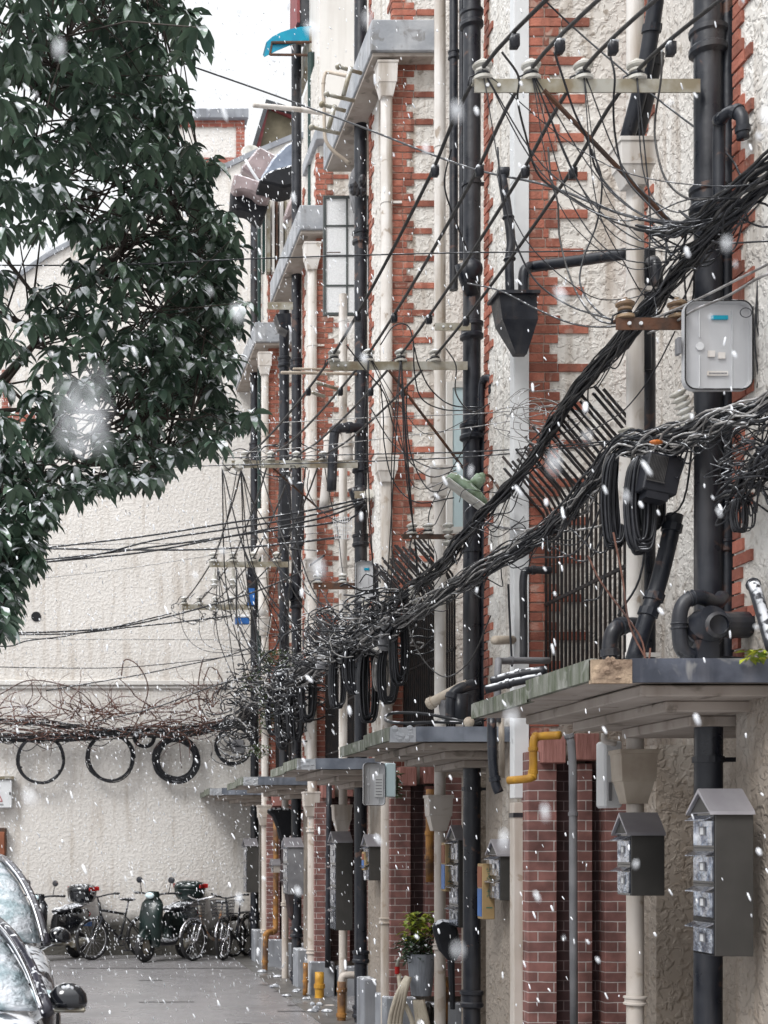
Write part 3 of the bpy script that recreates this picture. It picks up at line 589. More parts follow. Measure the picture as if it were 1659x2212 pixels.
for (u, v, Y, du, dv, n, lab) in ((1352,925,7.6,5,60,5,'ribbed insulator at the right top of the nearest grille'),(1462,845,6.9,30,75,6,'leaning stack of ribbed insulators under the open white box'),(968,1130,11.3,-2,50,4,'ribbed insulator by the rusty crossarm of the second grille'),(893,1265,12.0,2,40,4,'ribbed insulator at the top of the second grille'),(790,1290,14.2,0,35,3,'ribbed insulator below the small white box')):
    mb = MB(); a = P(u, v, Y); b = P(u+du, v+dv, Y)
    pr = []; Ln = (b-a).length
    for i in range(n): z = Ln*i/n; pr += [(.022, z), (.042, z+Ln/n*.3), (.042, z+Ln/n*.5), (.022, z+Ln/n*.9)]
    q = (b-a).to_track_quat('Z', 'Y').to_matrix().to_4x4(); mb.lathe(pr, Matrix.Translation(a) @ q, 14)
    tag(smooth_by(mb.build('stack_insulator', m_porc), 40), lab, 'insulator')

# ------------------------------------------------------------------ wires
def wire(label, pts, r=.004, m=m_wire, name='overhead_wire', cat='wire', n=6, sides=5, taps=(), group=None):
    p = catmull([P(*q) for q in pts], n)
    mb = MB(); mb.cur = rnd(.2, 1); mb.tube(p, r*1.25, sides)
    if taps:
        t = thing(name, label, cat, p[0], group); mb.build('wire', m, t, smooth=True)
        for q in taps:
            mb = MB(); c = P(*q); mb.ball(c, (.024,.03,.03), 8, 6); mb.box(c.x-.018, c.x+.018, c.y-.02, c.y+.02, c.z-.034, c.z+.02); mb.build('clamp', m_blacksnow, t, smooth=True)
        return t
    return tag(mb.build(name, m, None, smooth=True), label, cat, group)
A1 = [(1040,150,6.98),(1146,150,6.98),(1258,152,6.98),(1374,155,6.98)]; A2 = [(720,765,10.98),(795,765,10.98),(865,766,10.98),(940,768,10.98)]
A3 = [(530,990,14.98),(585,990,14.98),(640,990,14.98),(697,990,14.98)]; A4 = [(462,1205,19),(504,1205,19),(547,1205,19),(598,1205,19)]; A5 = [(398,1298,22.9),(431,1298,22.9),(466,1298,22.9),(498,1298,22.9)]
UP = [(1350,-165,5.4),(1420,-120,5.4),(1545,-115,5.4),(1690,-105,5.6)]
TP = [((1081,104,6.75),(970,315,8.2),(745,738,10.8)),((1195,103,6.75),(1072,312,8.1),(822,738,10.75)),((1315,108,6.8),(1180,312,8.0),(893,745,10.7)),((1428,102,6.8),(1276,315,7.8),(960,745,10.8))]
def sag(a, b, s=.05):
    pa, pb = P(*a), P(*b); out = []
    for f in (.25, .5, .75):
        q = pa.lerp(pb, f); q.z -= s*4*f*(1-f); out.append((CU+q.x/q.y*F, CV-(q.z-EYE)/q.y*F, q.y))
    return out
names4 = ['outermost', 'second', 'third', 'innermost']
for i in range(4):
    pts = [UP[i], A1[i]]+sag(A1[i], A2[i], .06)+[A2[i]]+sag(A2[i], A3[i], .06)+[A3[i]]+sag(A3[i], A4[i])+[A4[i]]+sag(A4[i], A5[i], .04)+[A5[i]]
    tp = []
    for (u, v, Y) in TP[i]: tp.append((u, v, Y))
    # taps snapped to the wire
    wp = [P(*q) for q in pts]; tp2 = []
    for seg, f in ((0, .72), (1, .9), (4, .05+.02*i), (5, .9)):
        a, b = wp[seg], wp[seg+1]; q = a.lerp(b, f); q.z -= .02; tp2.append((CU+q.x/q.y*F, CV-(q.z-EYE)/q.y*F, q.y))
    wire(names4[i]+' of the four heavy power lines tied along all the crossarms', pts, .0085, m_wiregrey, 'power_line', 'power line', taps=tp2, group='four power lines running along the facade')
# long single wires
LW = [
 ('long thin wire crossing the whole view from the tree to the right edge', [(-60,573,9),(250,572,9),(520,560,9),(900,548,9),(1300,541,8),(1500,530,7),(1760,515,6.2)], .0035, m_wire),
 ('wire slanting down from the upper left sky past the blue awning', [(-60,-35,13),(150,42,13),(345,118,13),(560,194,13),(770,270,12),(1000,358,10.5),(1180,400,9),(1330,458,8),(1480,492,7)], .0062, m_wire),
 ('thin wire from top centre slanting down to the swan neck conduit', [(1165,-10,8),(1260,78,8),(1410,205,7.6),(1560,322,7),(1600,380,6.8),(1625,430,6.6)], .004, m_wire),
 ('tan wire rising gently to the insulator beside the upper bundle', [(60,915,16),(519,915,14.5),(800,902,12),(1039,893,10.5),(1210,876,9.3)], .003, m_wirepale),
 ('second tan wire rising from the third crossarm to the upper bundle', [(380,984,16),(486,980,15),(700,962,13),(1039,920,10.5),(1215,884,9.3)], .003, m_wirepale),
 ('long black wire from the tree to the black connector, upper of two', [(-40,992,15),(284,991,15),(486,989,14),(760,982,12),(1039,975,10.5),(1336,952,8)], .0042, m_wire),
 ('long black wire from the tree to the black connector, lower of two', [(-40,1014,15),(284,1012,15),(486,1005,14),(760,998,12),(1039,985,10.5),(1350,955,8)], .0042, m_wire),
 ('heavy black cable from the tree to the reel insulator, topmost', [(40,1190,18),(300,1160,17),(480,1132,16),(640,1108,15.4),(790,1076,14.7)], .009, m_wire),
 ('heavy black cable from the tree to the reel insulator, second', [(30,1222,18),(200,1200,17.5),(330,1168,17),(500,1142,16),(660,1116,15.3),(788,1082,14.7)], .009, m_wire),
 ('heavy black cable from the tree to the reel insulator, third', [(30,1220,18.2),(200,1205,17.5),(330,1190,17),(500,1158,16),(690,1120,15.3),(785,1086,14.7)], .009, m_wire),
 ('heavy black cable from the tree to the reel insulator, lowest', [(30,1216,18.4),(220,1196,17.5),(400,1172,16.6),(560,1150,16),(700,1132,15.3),(760,1118,14.9),(790,1090,14.7)], .009, m_wire),
 ('almost level heavy black cable below the four rising cables', [(-40,1182,18),(150,1186,18),(380,1188,17.5),(520,1183,16.5),(640,1172,15.8),(735,1160,15.2)], .010, m_wire),
 ('thin steel messenger wire just above the level cable', [(-40,1178,18),(200,1176,18),(480,1170,17),(700,1150,15.5)], .003, m_wiregrey),
 ('tan wire rising across the cream end wall', [(-40,1254,20),(100,1248,20),(300,1224,20),(500,1192,19),(560,1178,18)], .004, m_wirepale),
 ('heavy cable sagging across the end wall to the farthest crossarm, upper', [(-40,1368,22),(120,1365,22),(250,1355,22),(360,1333,22),(480,1300,21),(560,1275,20),(640,1240,18.5),(700,1200,17)], .011, m_wire),
 ('heavy cable sagging across the end wall to the farthest crossarm, lower', [(-40,1371,22.1),(150,1369,22.1),(280,1355,22.1),(380,1345,22.4),(500,1330,22.4)], .010, m_wire),
 ('wavy black cable low on the cream wall', [(-40,1393,22),(20,1396,22),(60,1384,22),(130,1376,22),(170,1368,22),(230,1358,22),(300,1342,22),(370,1325,22.4)], .009, m_wire),
 ('thin level wire on the end wall', [(-40,1378,23.6),(200,1381,23.6),(450,1382,23.6),(545,1383,23.6)], .004, m_wiregrey),
 ('cable rising to the far corner through the vine tops, upper', [(100,1492,22.5),(200,1475,22.5),(300,1458,22.5),(400,1437,22.5),(480,1420,22),(553,1396,21)], .008, m_wire),
 ('cable rising to the far corner through the vine tops, lower', [(-40,1440,22.5),(120,1443,22.5),(260,1442,22.5),(400,1430,22.5),(556,1410,21)], .006, m_wire),
 ('long straight cable from the end wall vine to the hanging tangle', [(200,1560,22),(330,1530,21.5),(486,1474,20),(650,1440,17.5),(819,1408,14.5),(900,1388,13.5)], .008, m_wire),
 ('pale wire from the black connector sagging to the street lamp bundle', [(1050,1128,10.3),(1090,1140,9.9),(1180,1150,9.3),(1280,1140,8.7),(1340,1120,8.2)], .006, m_wirepale),
 ('white wire crossing above the rusty crossarm to the top right', [(1400,720,7.4),(1450,700,7),(1500,670,6.6),(1570,640,6.4),(1640,600,6.2),(1700,580,6)], .005, m_wirepale),
 ('second white wire above the open white box', [(1350,700,7.2),(1410,688,7),(1500,650,6.7),(1600,600,6.4),(1690,555,6.1)], .005, m_wirepale),
 ('thin wire running down from the brown insulator past the quoins', [(1355,702,6.9),(1340,740,7.2),(1320,790,7.5),(1290,840,7.9)], .003, m_wire),
 ('thin wire from under the crossarm slanting to the lower bundle', [(1458,716,6.9),(1420,790,7.2),(1380,850,7.4),(1330,900,7.8),(1240,950,8.6)], .003, m_wire),
 ('black wire dropping from the second house corner to the canopy', [(1098,1262,9.6),(1101,1340,9.6),(1106,1440,9.6)], .006, m_wire),
 ('loose wire swinging across the second grille to the thick pipe', [(845,1180,11.6),(868,1300,11.6),(900,1400,11.4),(940,1452,11.2),(975,1460,11),(1020,1420,10.6),(1060,1330,10.2)], .004, m_wiregrey),
 ('single wire hanging down over the end wall', [(388,1535,23.5),(392,1570,23.5),(388,1600,23.5),(392,1660,23.5)], .005, m_twig),
]
for l_, p, r, m in LW: wire(l_, p, r, m)
# service drops: loops from taps down to the bundles
drops = [
 ('outermost tap of the nearest crossarm', [(1084,112,6.75),(1120,165,6.8),(1118,215,6.9),(1135,290,7),(1165,380,7.2),(1240,430,7.2),(1330,480,7.1),(1420,500,6.9),(1490,490,6.7)]),
 ('second tap of the nearest crossarm', [(1197,112,6.75),(1215,165,6.8),(1240,240,6.9),(1270,305,7),(1290,370,7.1),(1340,430,7),(1400,470,6.9),(1470,480,6.7)]),
 ('third tap of the nearest crossarm', [(1317,115,6.8),(1328,165,6.8),(1325,230,6.9),(1330,300,7),(1350,380,7),(1400,440,6.9),(1450,485,6.8),(1520,480,6.6)]),
 ('innermost tap of the nearest crossarm', [(1430,108,6.8),(1428,170,6.8),(1415,260,6.9),(1418,320,6.9),(1440,390,6.8),(1490,430,6.7),(1560,420,6.6),(1600,380,6.6)]),
 ('left knot below the nearest crossarm', [(975,322,8.2),(960,400,8.6),(985,480,8.8),(1010,540,9)]),
 ('second knot below the nearest crossarm', [(1075,318,8.1),(1080,380,8.1),(1092,450,8.2),(1120,540,8.2),(1160,610,8.2),(1230,660,8),(1320,690,7.2)]),
 ('third knot below the nearest crossarm', [(1184,318,8),(1190,380,8),(1205,440,8),(1210,520,8),(1240,620,7.8),(1290,690,7.4),(1360,700,7)]),
 ('fourth knot below the nearest crossarm', [(1278,322,7.8),(1300,390,7.8),(1290,480,7.9),(1260,560,7.9),(1255,620,7.8),(1300,680,7.4),(1370,705,7)]),
 ('swag from the pipe elbow to the rusty crossarm', [(1010,612,9.9),(1080,628,9.2),(1160,668,8.6),(1240,700,8),(1320,706,7.2),(1370,690,7)]),
 ('first tap of the second crossarm', [(748,745,10.8),(790,800,10.9),(830,850,11),(850,920,11.3),(880,990,11.3),(930,1030,11.2),(985,1015,11)]),
 ('high loop over the second crossarm', [(822,745,10.7),(850,705,10.7),(880,703,10.7),(893,740,10.7),(895,800,10.8),(910,860,10.9),(960,885,10.9),(1030,885,10.8)]),
 ('third tap of the second crossarm', [(895,750,10.7),(905,790,10.8),(930,840,10.9),(975,875,10.9),(1040,880,10.8)]),
 ('fourth tap of the second crossarm', [(963,752,10.8),(985,790,10.8),(985,850,10.8),(1020,890,10.8),(1060,870,10.8)]),
 ('long loop down the white corner pipe', [(822,830,11.3),(828,900,11.4),(830,960,11.4),(850,1040,11.4),(900,1085,11.3),(980,1075,11.1)]),
 ('long loop beside the middle quoins', [(880,830,11.2),(878,900,11.3),(890,990,11.3),(930,1060,11.2),(985,1045,11)]),
 ('swag from the second crossarm to the lamp', [(800,880,12),(850,960,12),(930,1010,11.5),(1000,1005,11)]),
 ('loop left of the third crossarm', [(520,1015,15),(545,1080,15.3),(575,1130,15.6),(620,1180,15.6),(690,1190,15)]),
 ('loop right of the third crossarm', [(668,1015,15),(665,1060,15),(690,1100,14.9),(740,1130,14.8),(770,1110,14.7)]),
 ('loop from the third crossarm to the small white box', [(700,1000,15),(710,1060,15),(730,1150,15),(745,1250,14.7),(790,1270,14.4),(830,1245,14.2)]),
 ('straight drop beside the third crossarm', [(512,1015,15),(500,1080,15.5),(480,1160,16),(465,1200,17)]),
 ('first loop under the farthest crossarm', [(385,1320,22.8),(400,1370,22.7),(430,1400,22.5),(480,1410,22),(556,1398,21)]),
 ('second loop under the farthest crossarm', [(432,1320,22.8),(432,1370,22.7),(450,1395,22.5),(490,1405,22),(556,1400,21)]),
 ('third loop under the farthest crossarm', [(470,1320,22.8),(462,1360,22.7),(475,1390,22.5),(510,1402,22),(556,1402,21)]),
 ('first loop between fourth crossarm and far corner', [(480,1228,19),(510,1290,19.5),(540,1340,20),(590,1370,19.5),(640,1355,18.5)]),
 ('second loop between fourth crossarm and far corner', [(520,1228,19),(540,1300,19.5),(575,1350,19.5),(620,1365,19),(660,1345,18.5)]),
 ('third loop between fourth crossarm and far corner', [(575,1228,19),(580,1280,19),(600,1330,18.8),(640,1350,18.5),(690,1330,18)]),
 ('slanting drop from the insulators to the lower corner', [(470,1240,19),(500,1280,19.4),(545,1320,20),(560,1350,20)]),
 ('wire crossing the far corner pipes', [(600,1225,18.5),(570,1300,19),(520,1380,20)]),
]
for i, (l_, p) in enumerate(drops):
    wire('thin black service wire: '+l_, p, .0042, m_wire if i % 3 else m_wiregrey, 'service_wire', 'wire', group='drooping service wires')

for i in range(26):
    a = random.choice([(480,1010,15.1),(520,1010,15.1),(560,1010,15.1),(610,1010,15.2),(660,1010,15.1),(470,1225,19),(510,1225,19),(550,1225,19),(600,1225,19),(690,1270,14.7),(745,1270,14.7)]); b = random.choice([(640,1450,17.4),(600,1480,19),(690,1420,16),(560,1500,21),(745,1395,14.7),(790,1340,13.8)])
    if a[1] > 1100 and b[2] < 15.5 and a[2] > 17: b = (620,1462,18)
    m1 = (a[0]*.75+b[0]*.25+rnd(-25,15), a[1]*.6+b[1]*.4+rnd(0,50), a[2]*.7+b[2]*.3); m2 = (a[0]*.35+b[0]*.65+rnd(-20,10), a[1]*.25+b[1]*.75+rnd(10,60), a[2]*.3+b[2]*.7)
    wire('thin dark drop wire in the crowd between the far crossarms and the tangle', [a, m1, m2, b], rnd(.0035,.006), m_wire if i % 3 else m_wiregrey, 'drop_wire', 'wire', group='drop wires crowding the far houses')
for i, (a, b) in enumerate([((1350,985,7.4),(1190,1180,8.8)),((1370,1000,7.3),(1230,1140,8.4)),((1400,965,7.2),(1335,1330,7.6)),((1340,975,7.5),(1150,1205,9)),((1300,1010,7.8),(1260,1300,8)),((1290,1040,7.9),(1180,1170,8.8)),((1500,930,6.9),(1350,1110,7.5))]):
    m1 = (a[0]*.6+b[0]*.4+rnd(-20,30), max(a[1],b[1])*.6+min(a[1],b[1])*.4+rnd(40,110), (a[2]+b[2])/2)
    wire('loose black wire sagging from the middle bundle across the nearest bar grille', [a, m1, b], rnd(.003,.005), m_wire, 'loose_wire', 'wire', group='loose wires before the nearest grille')
fine = []
rr = random.Random(5)
for i in range(18):      # fine wires fanning from the nearest crossarm and insulators to the bundles
    a = rr.choice([(1042,150,6.95),(1147,150,6.95),(1260,152,6.95),(1375,155,6.95),(1350,690,6.9),(1462,690,6.9)]); b = rr.choice([(1500,540,6.8),(1560,470,6.4),(1430,620,7.1),(1380,700,7.4),(1600,430,6.2),(1700,380,6)])
    s1 = rr.uniform(60, 190)*(1 if a[1] < 400 else .3)
    fine.append([a, (a[0]*.75+b[0]*.25+rr.uniform(-30,20), a[1]*.55+b[1]*.45+s1*.6, a[2]), ((a[0]+b[0])/2+rr.uniform(-10,30), a[1]*.3+b[1]*.7+s1*.8, (a[2]+b[2])/2), (a[0]*.2+b[0]*.8, b[1]+rr.uniform(0,30), b[2]), b])
for q in fine: wire('fine black wire looping from the nearest crossarm to the upper bundle', q, rr.uniform(.0018,.003), m_wire, 'fine_wire', 'wire', group='fine wires round the nearest crossarm')
for i in range(16):
    a = rr.choice([(722,765,10.95),(796,765,10.95),(866,765,10.95),(940,768,10.95),(890,1155,11.3),(925,1155,11.3)]); b = rr.choice([(1040,890,10.8),(985,1030,11),(900,1255,12),(820,1320,13.5),(760,1355,14.3)])
    fine2 = [a, (a[0]*.8+b[0]*.2+rr.uniform(-25,25), a[1]*.6+b[1]*.4+rr.uniform(0,70), a[2]), (a[0]*.4+b[0]*.6+rr.uniform(-20,20), a[1]*.2+b[1]*.8+rr.uniform(20,80), (a[2]+b[2])/2), b]
    wire('fine black wire looping down from the second crossarm', fine2, rr.uniform(.0022,.004), m_wire, 'fine_wire', 'wire', group='fine wires round the second crossarm')
def strands(mb, pts, n, spread, r, wob=.6, seg=5, sides=5, tscale=1.6, sg=0.0):
    base = catmull(pts, seg)
    for s in range(n):
        a = rnd(0, 6.28); rad = spread*math.sqrt(rnd(.02, 1)); ph = rnd(0, 100); out = []
        i0 = 0 if rnd(0,1) < .7 else random.randint(0, len(base)//3); i1 = len(base) if rnd(0,1) < .7 else random.randint(len(base)*2//3, len(base))
        for i in range(i0, i1):
            q = base[i]; nz = mnoise.noise_vector((i*.17*tscale, ph, 0))
            out.append(q+Vector((math.cos(a+i*.10)*rad*.7+nz.x*spread*wob, nz.y*spread*wob, math.sin(a+i*.10)*rad+nz.z*spread*wob*1.3 - sg*math.sin(math.pi*i/len(base))*rnd(.6,1))))
        if len(out) < 3: continue
        mb.cur = rnd(0, 1); mb.tube(out, r*rnd(.7, 1.3), sides)
def bundle(label, pts, n, spread, r, extra=0, straps=0, mats=(m_wire, m_wiregrey)):
    p = [P(*q) for q in pts]; t = thing('cable_bundle', label, 'cable bundle', p[0])
    mb = MB(); strands(mb, p, int(n*.7), spread, r); mb.build('black_strands', mats[0], t, smooth=True)
    mb = MB(); strands(mb, p, n-int(n*.7), spread*1.15, r*.9, .9); mb.build('grey_strands', mats[1], t, smooth=True)
    if extra:
        mb = MB(); b = catmull(p, 5)
        for k in range(extra):
            i = random.randint(0, len(b)-8); j = min(len(b)-1, i+random.randint(4, 9)); a, c = b[i], b[j]; q = a.lerp(c, .5)+Vector((rnd(-.1,.1), rnd(-.1,.1), rnd(-.22,.06)))
            mb.cur = rnd(0, 1); mb.tube(catmull([a+Vector((0,0,rnd(-.03,.03))), a.lerp(q,.6)+Vector((0,0,rnd(-.08,.02))), q, c.lerp(q,.5), c], 4), r*.7, 4)
        mb.build('loose_strands', m_wire, t, smooth=True)
    return t
bundle('upper cable bundle climbing from the street lamp to the right edge', [(960,1210,10.6),(1010,1150,10.2),(1060,1095,9.9),(1130,1020,9.4),(1190,930,8.9),(1235,860,8.5),(1300,780,8.0),(1370,700,7.5),(1430,625,7.2),(1490,550,6.8),(1560,480,6.4),(1640,410,6.1),(1740,330,5.7)], 34, .046, .0062, 30)
bundle('upper bundle continuing from the street lamp down to the tangle', [(760,1350,14.4),(800,1325,13.8),(850,1300,13),(900,1262,12),(960,1212,10.8),(1000,1160,10.3)], 28, .052, .0062, 24)
bundle('middle bundle of snowy cables across the bar grille to the right edge', [(1740,845,6.0),(1640,888,6.2),(1560,915,6.5),(1480,942,6.9),(1400,958,7.3),(1350,968,7.5),(1290,1030,7.9),(1240,1090,8.3),(1180,1145,8.8),(1110,1190,9.2),(1040,1230,9.7),(980,1268,10.3),(920,1310,11),(860,1345,12)], 40, .064, .0055, 50, mats=(m_wire, m_wirepale))
bundle('upper right tail of cables passing the black cabinet', [(1740,300,5.7),(1640,370,6),(1570,425,6.3),(1500,480,6.6),(1440,500,6.9),(1380,490,7.1)], 14, .035, .007, 8)
bundle('bundle running along the far houses above the canopies', [(860,1345,12),(800,1375,13),(740,1405,14.5),(690,1430,16),(640,1462,17.5),(590,1490,19.5),(550,1520,21.5),(520,1545,23)], 42, .10, .009, 60, mats=(m_wire, m_wirepale))
bundle('black cable band fixed along the end wall above the coils', [(-60,1588,23.8),(60,1592,23.8),(160,1590,23.8),(250,1583,23.8),(330,1578,23.8),(420,1578,23.8),(500,1562,23.6),(548,1555,23)], 34, .075, .010, 20)
bundle('thin cable band sagging above the coils on the end wall', [(-60,1555,23.7),(80,1560,23.7),(200,1576,23.7),(330,1590,23.7),(430,1580,23.7)], 14, .05, .008, 8)
bundle('short bundle at the right edge under the open white box', [(1740,930,5.9),(1680,965,6),(1640,1010,6.2),(1610,1050,6.5),(1560,1080,6.7)], 22, .07, .006, 22)
# tangles of loops
def tangle(label, cs, n, r, m=(m_wire, m_wirepale), name='wire_tangle'):
    t = thing(name, label, 'wire tangle', P(*cs[0][:3]))
    for mi, mm in enumerate(m):
        mb = MB()
        for k in range(n if mi == 0 else n//4):
            u, v, Y, su, sv = random.choice(cs); c = P(u+rnd(-su,su), v+rnd(-sv,sv), Y+rnd(-.25,.25)); Rr = rnd(.07, .30)*(1 if Y > 8 else .5); ph = rnd(0, 6.28); arc = rnd(1.2, 4.2); e = rnd(.25, 1.1); tl = rnd(-.6,.6)
            pts = []
            for i in range(7):
                a = ph+arc*i/6; pts.append(c+Vector((math.cos(a)*Rr*rnd(.8,1.2), math.sin(a)*Rr*.5+i*rnd(-.02,.02), math.sin(a+tl)*Rr*e*rnd(.8,1.2))))
            mb.cur = rnd(0, 1); mb.tube(catmull(pts, 4), r*rnd(.6, 1.3), 4)
        mb.build('dark_loops' if mi == 0 else 'pale_loops', mm, t, smooth=True)
    return t
tangle('dense tangle of cable loops hanging at the centre of the facade', [(800,1340,13.4,50,35),(760,1370,14,60,35),(840,1330,12.6,50,40),(720,1400,14.6,50,35)], 120, .0075, (m_wire, m_wirepale))
tangle('snowy wire tangle along the far houses before the end wall', [(650,1440,17,50,35),(600,1480,19,45,40),(690,1410,16,40,30),(560,1480,20.5,40,60)], 90, .009, (m_wire, m_wirepale))
tangle('dark wire mess hanging beside the far corner of the alley', [(500,1490,22.5,30,45),(530,1560,22.5,30,60),(505,1600,22.8,22,40)], 60, .010, (m_wire, m_wiregrey))
tangle('dark tangle under the far bundle in front of the black pipes', [(620,1520,18.5,35,50),(660,1490,17.5,40,45)], 60, .010, (m_wire, m_wiregrey))
tangle('tangle of thin wires beside the black cabinet at the right edge', [(1615,1000,6.3,30,45),(1640,950,6.2,20,25)], 26, .0035, (m_wire, m_wiregrey))
tangle('curly tangle of tan wire below the insulator by the upper bundle', [(1170,910,9.2,45,25)], 14, .003, (m_wirepale, m_wirepale))
tangle('spiral scribble of dark wire on the stucco by the street lamp', [(1080,1120,9.9,18,40)], 9, .0025, (m_wire,))
tangle('knot of wires tied on the third crossarm', [(590,1000,15,70,5)], 12, .006, (m_wire, m_wiregrey))
tangle('knot of wires under the farthest crossarm', [(430,1322,22.8,40,8),(480,1318,22.8,30,8)], 14, .007, (m_wire, m_wiregrey))
# hanging cable coils (long loops)
def hang(label, u, v0, v1, Y, w, n, r=.007, m=m_wire):
    t = thing('cable_coil', label, 'cable coil', P(u, v1, Y), 'cable coils hung from the bundles'); mb = MB(); z0, z1 = zz(v1, Y), zz(v0, Y)
    for k in range(n):
        ww = w*rnd(.35, 1)/F*Y; dx = rnd(-.02,.02); yy = Y+rnd(-.05,.05); x = xx(u, Y)+dx; zb = z0+rnd(0,.12)*(z1-z0); mb.cur = rnd(0, 1)
        mb.tube(catmull([(x-.01,yy,z1),(x-ww*.8,yy,z1-.15*(z1-z0)),(x-ww,yy+.01,(z0+z1)/2),(x-ww*.75,yy,zb+.06*(z1-z0)),(x,yy,zb),(x+ww*.75,yy,zb+.07*(z1-z0)),(x+ww,yy,(z0+z1)/2),(x+ww*.7,yy,z1-.12*(z1-z0)),(x,yy,z1)],4), r*rnd(.8,1.2), 5)
    mb.build('loops', m, t, smooth=True)
    mb = MB(); c = P(u, v0+(v1-v0)*.06, Y); mb.torus(c, (0,0,1), .03, .012, 12, 6); mb.build('tie', m_blacksnow, t, smooth=True)
hang('left black cable coil hanging over the bar grille', 1328, 985, 1185, 7.5, 22, 20)
hang('thick black cable coil hanging over the white pipe, centre of three', 1384, 990, 1195, 7.2, 30, 30, .008)
hang('black cable coil right of the white pipe beside the slotted case', 1408, 1040, 1150, 7.3, 20, 16)
hang('black cable coil left of the second grille', 862, 1330, 1480, 12.2, 16, 16, .008)
hang('black coil hanging from the tangle before the middle black pipe', 796, 1400, 1560, 13.6, 22, 20, .009)
hang('brownish cable coil beside the tangle', 820, 1410, 1495, 13.4, 16, 10, .008, m_wirepale)
hang('black coil hanging left of the tangle over the white pipe', 730, 1420, 1530, 14.6, 18, 16, .009)
hang('black coil hanging over the far black pipes', 640, 1480, 1600, 17.8, 18, 16, .010)
hang('black coil low beside the far corner', 590, 1500, 1590, 19.6, 14, 12, .010)
hang('wire coil at the right edge below the small shelf', 1600, 1080, 1150, 6.4, 16, 10, .004)
hang('heavy black coil in the middle of the tangle, before the thick pipe', 770, 1385, 1500, 13.9, 24, 26, .010)
hang('black coil behind the brownish coil', 838, 1400, 1520, 13.0, 20, 20, .009)
hang('black coil under the fern by the far pipes', 665, 1440, 1560, 17.2, 18, 20, .010)
hang('long black coil left of the far black pipes', 612, 1490, 1620, 19.0, 16, 20, .011)
# coils on the end wall
for i, (u, v, ro, n, lab) in enumerate([(88,1640,50,7,'leftmost round black cable coil on the end wall'),(239,1636,50,6,'middle round black cable coil on the end wall'),(381,1640,50,22,'thickest round black cable coil on the end wall, wrapped with tape'),(312,1592,22,5,'small cable coil half behind the cable band'),(505,1610,40,3,'thin loose cable ring near the grey meter box')]):
    t = thing('wall_cable_coil', lab, 'cable coil', P(u, v+ro, 23.8), 'round cable coils on the end wall'); mb = MB()
    for k in range(n*2):
        r0 = (ro-rnd(0, 4 if i != 2 else 13))/F*EY; c = P(u+rnd(-2,2), v+rnd(-2,2), 23.83+rnd(-.03,.03)); mb.cur = rnd(0,1)
        ph = rnd(0,9); ex = rnd(.97,1.05); mb.tube([c+Vector((math.cos(2*math.pi*q/30)*r0*ex*(1+.05*mnoise.noise((q*.25,ph,0))), rnd(-.006,.006), math.sin(2*math.pi*q/30)*r0*rnd(.995,1.005)*(1.04+.05*mnoise.noise((q*.22,ph,3))))) for q in range(31)], .010, 5)
    mb.build('cable_turns', m_wire, t, smooth=True)
    mb = MB()
    for a in ((200, 330) if i < 2 else (300,)):
        a = R(a); c = P(u+math.cos(a)*(ro-3), v-math.sin(a)*(ro-3), 23.83); mb.torus(c, (math.sin(a),0,math.cos(a)) , .03, .012, 10, 5)
    if n > 4: mb.build('tie', m_wiregrey, t, smooth=True)
# bare vine
t = thing('bare_vine', 'leafless reddish brown climbing vine sprawling over the end wall cables', 'vine', P(200,1560,23.6))
mb = MB()
for k in range(150):
    u0 = rnd(-30, 470); v0 = 1560+rnd(-35,30) - max(0,(u0-300))*.12; ln = rnd(40, 190); d = rnd(-.9,.9); pts = []
    up = rnd(-1.0, .35) if k % 3 else rnd(-.3,.3); Y0 = 23.5+rnd(-.3,.2); u, v = u0, v0; ang = math.atan2(up, rnd(-1,1))
    for i in range(8):
        pts.append(P(u, max(v, 1430+rnd(0,20)), Y0+rnd(-.05,.05))); u += math.cos(ang)*ln/8; v += math.sin(ang)*ln/8*.7; ang += rnd(-.5,.5)+(.12 if v < 1480 else 0)
    r0 = rnd(.007,.015); pc = catmull(pts, 3); mb.cur = rnd(0,1); mb.tube(pc, [max(.0025, r0*(1-.75*i/len(pc))) for i in range(len(pc))], 5)
    for b in range(random.randint(0, 3)):
        i = random.randint(3, len(pc)-3); q = pc[i]; dd = Vector((rnd(-1,1), rnd(-.2,.1), rnd(-.3,1))).normalized()*rnd(.1,.35)
        mb.tube(catmull([q, q+dd*.5+Vector((rnd(-.04,.04),0,rnd(-.04,.04))), q+dd], 2), .0035, 4)
for (pts) in ([(430,1590),(436,1560),(428,1500),(432,1450),(440,1420)],[(0,1500),(60,1470),(130,1478),(180,1500),(230,1560)],[(270,1600),(295,1560),(320,1490),(300,1440),(270,1425),(262,1460)],[(440,1470),(455,1440),(480,1470),(470,1500)]):
    mb.tube(catmull([P(u,v,23.5) for u,v in pts],5), .010, 6)
mb.build('stems', m_twig, t, smooth=True)

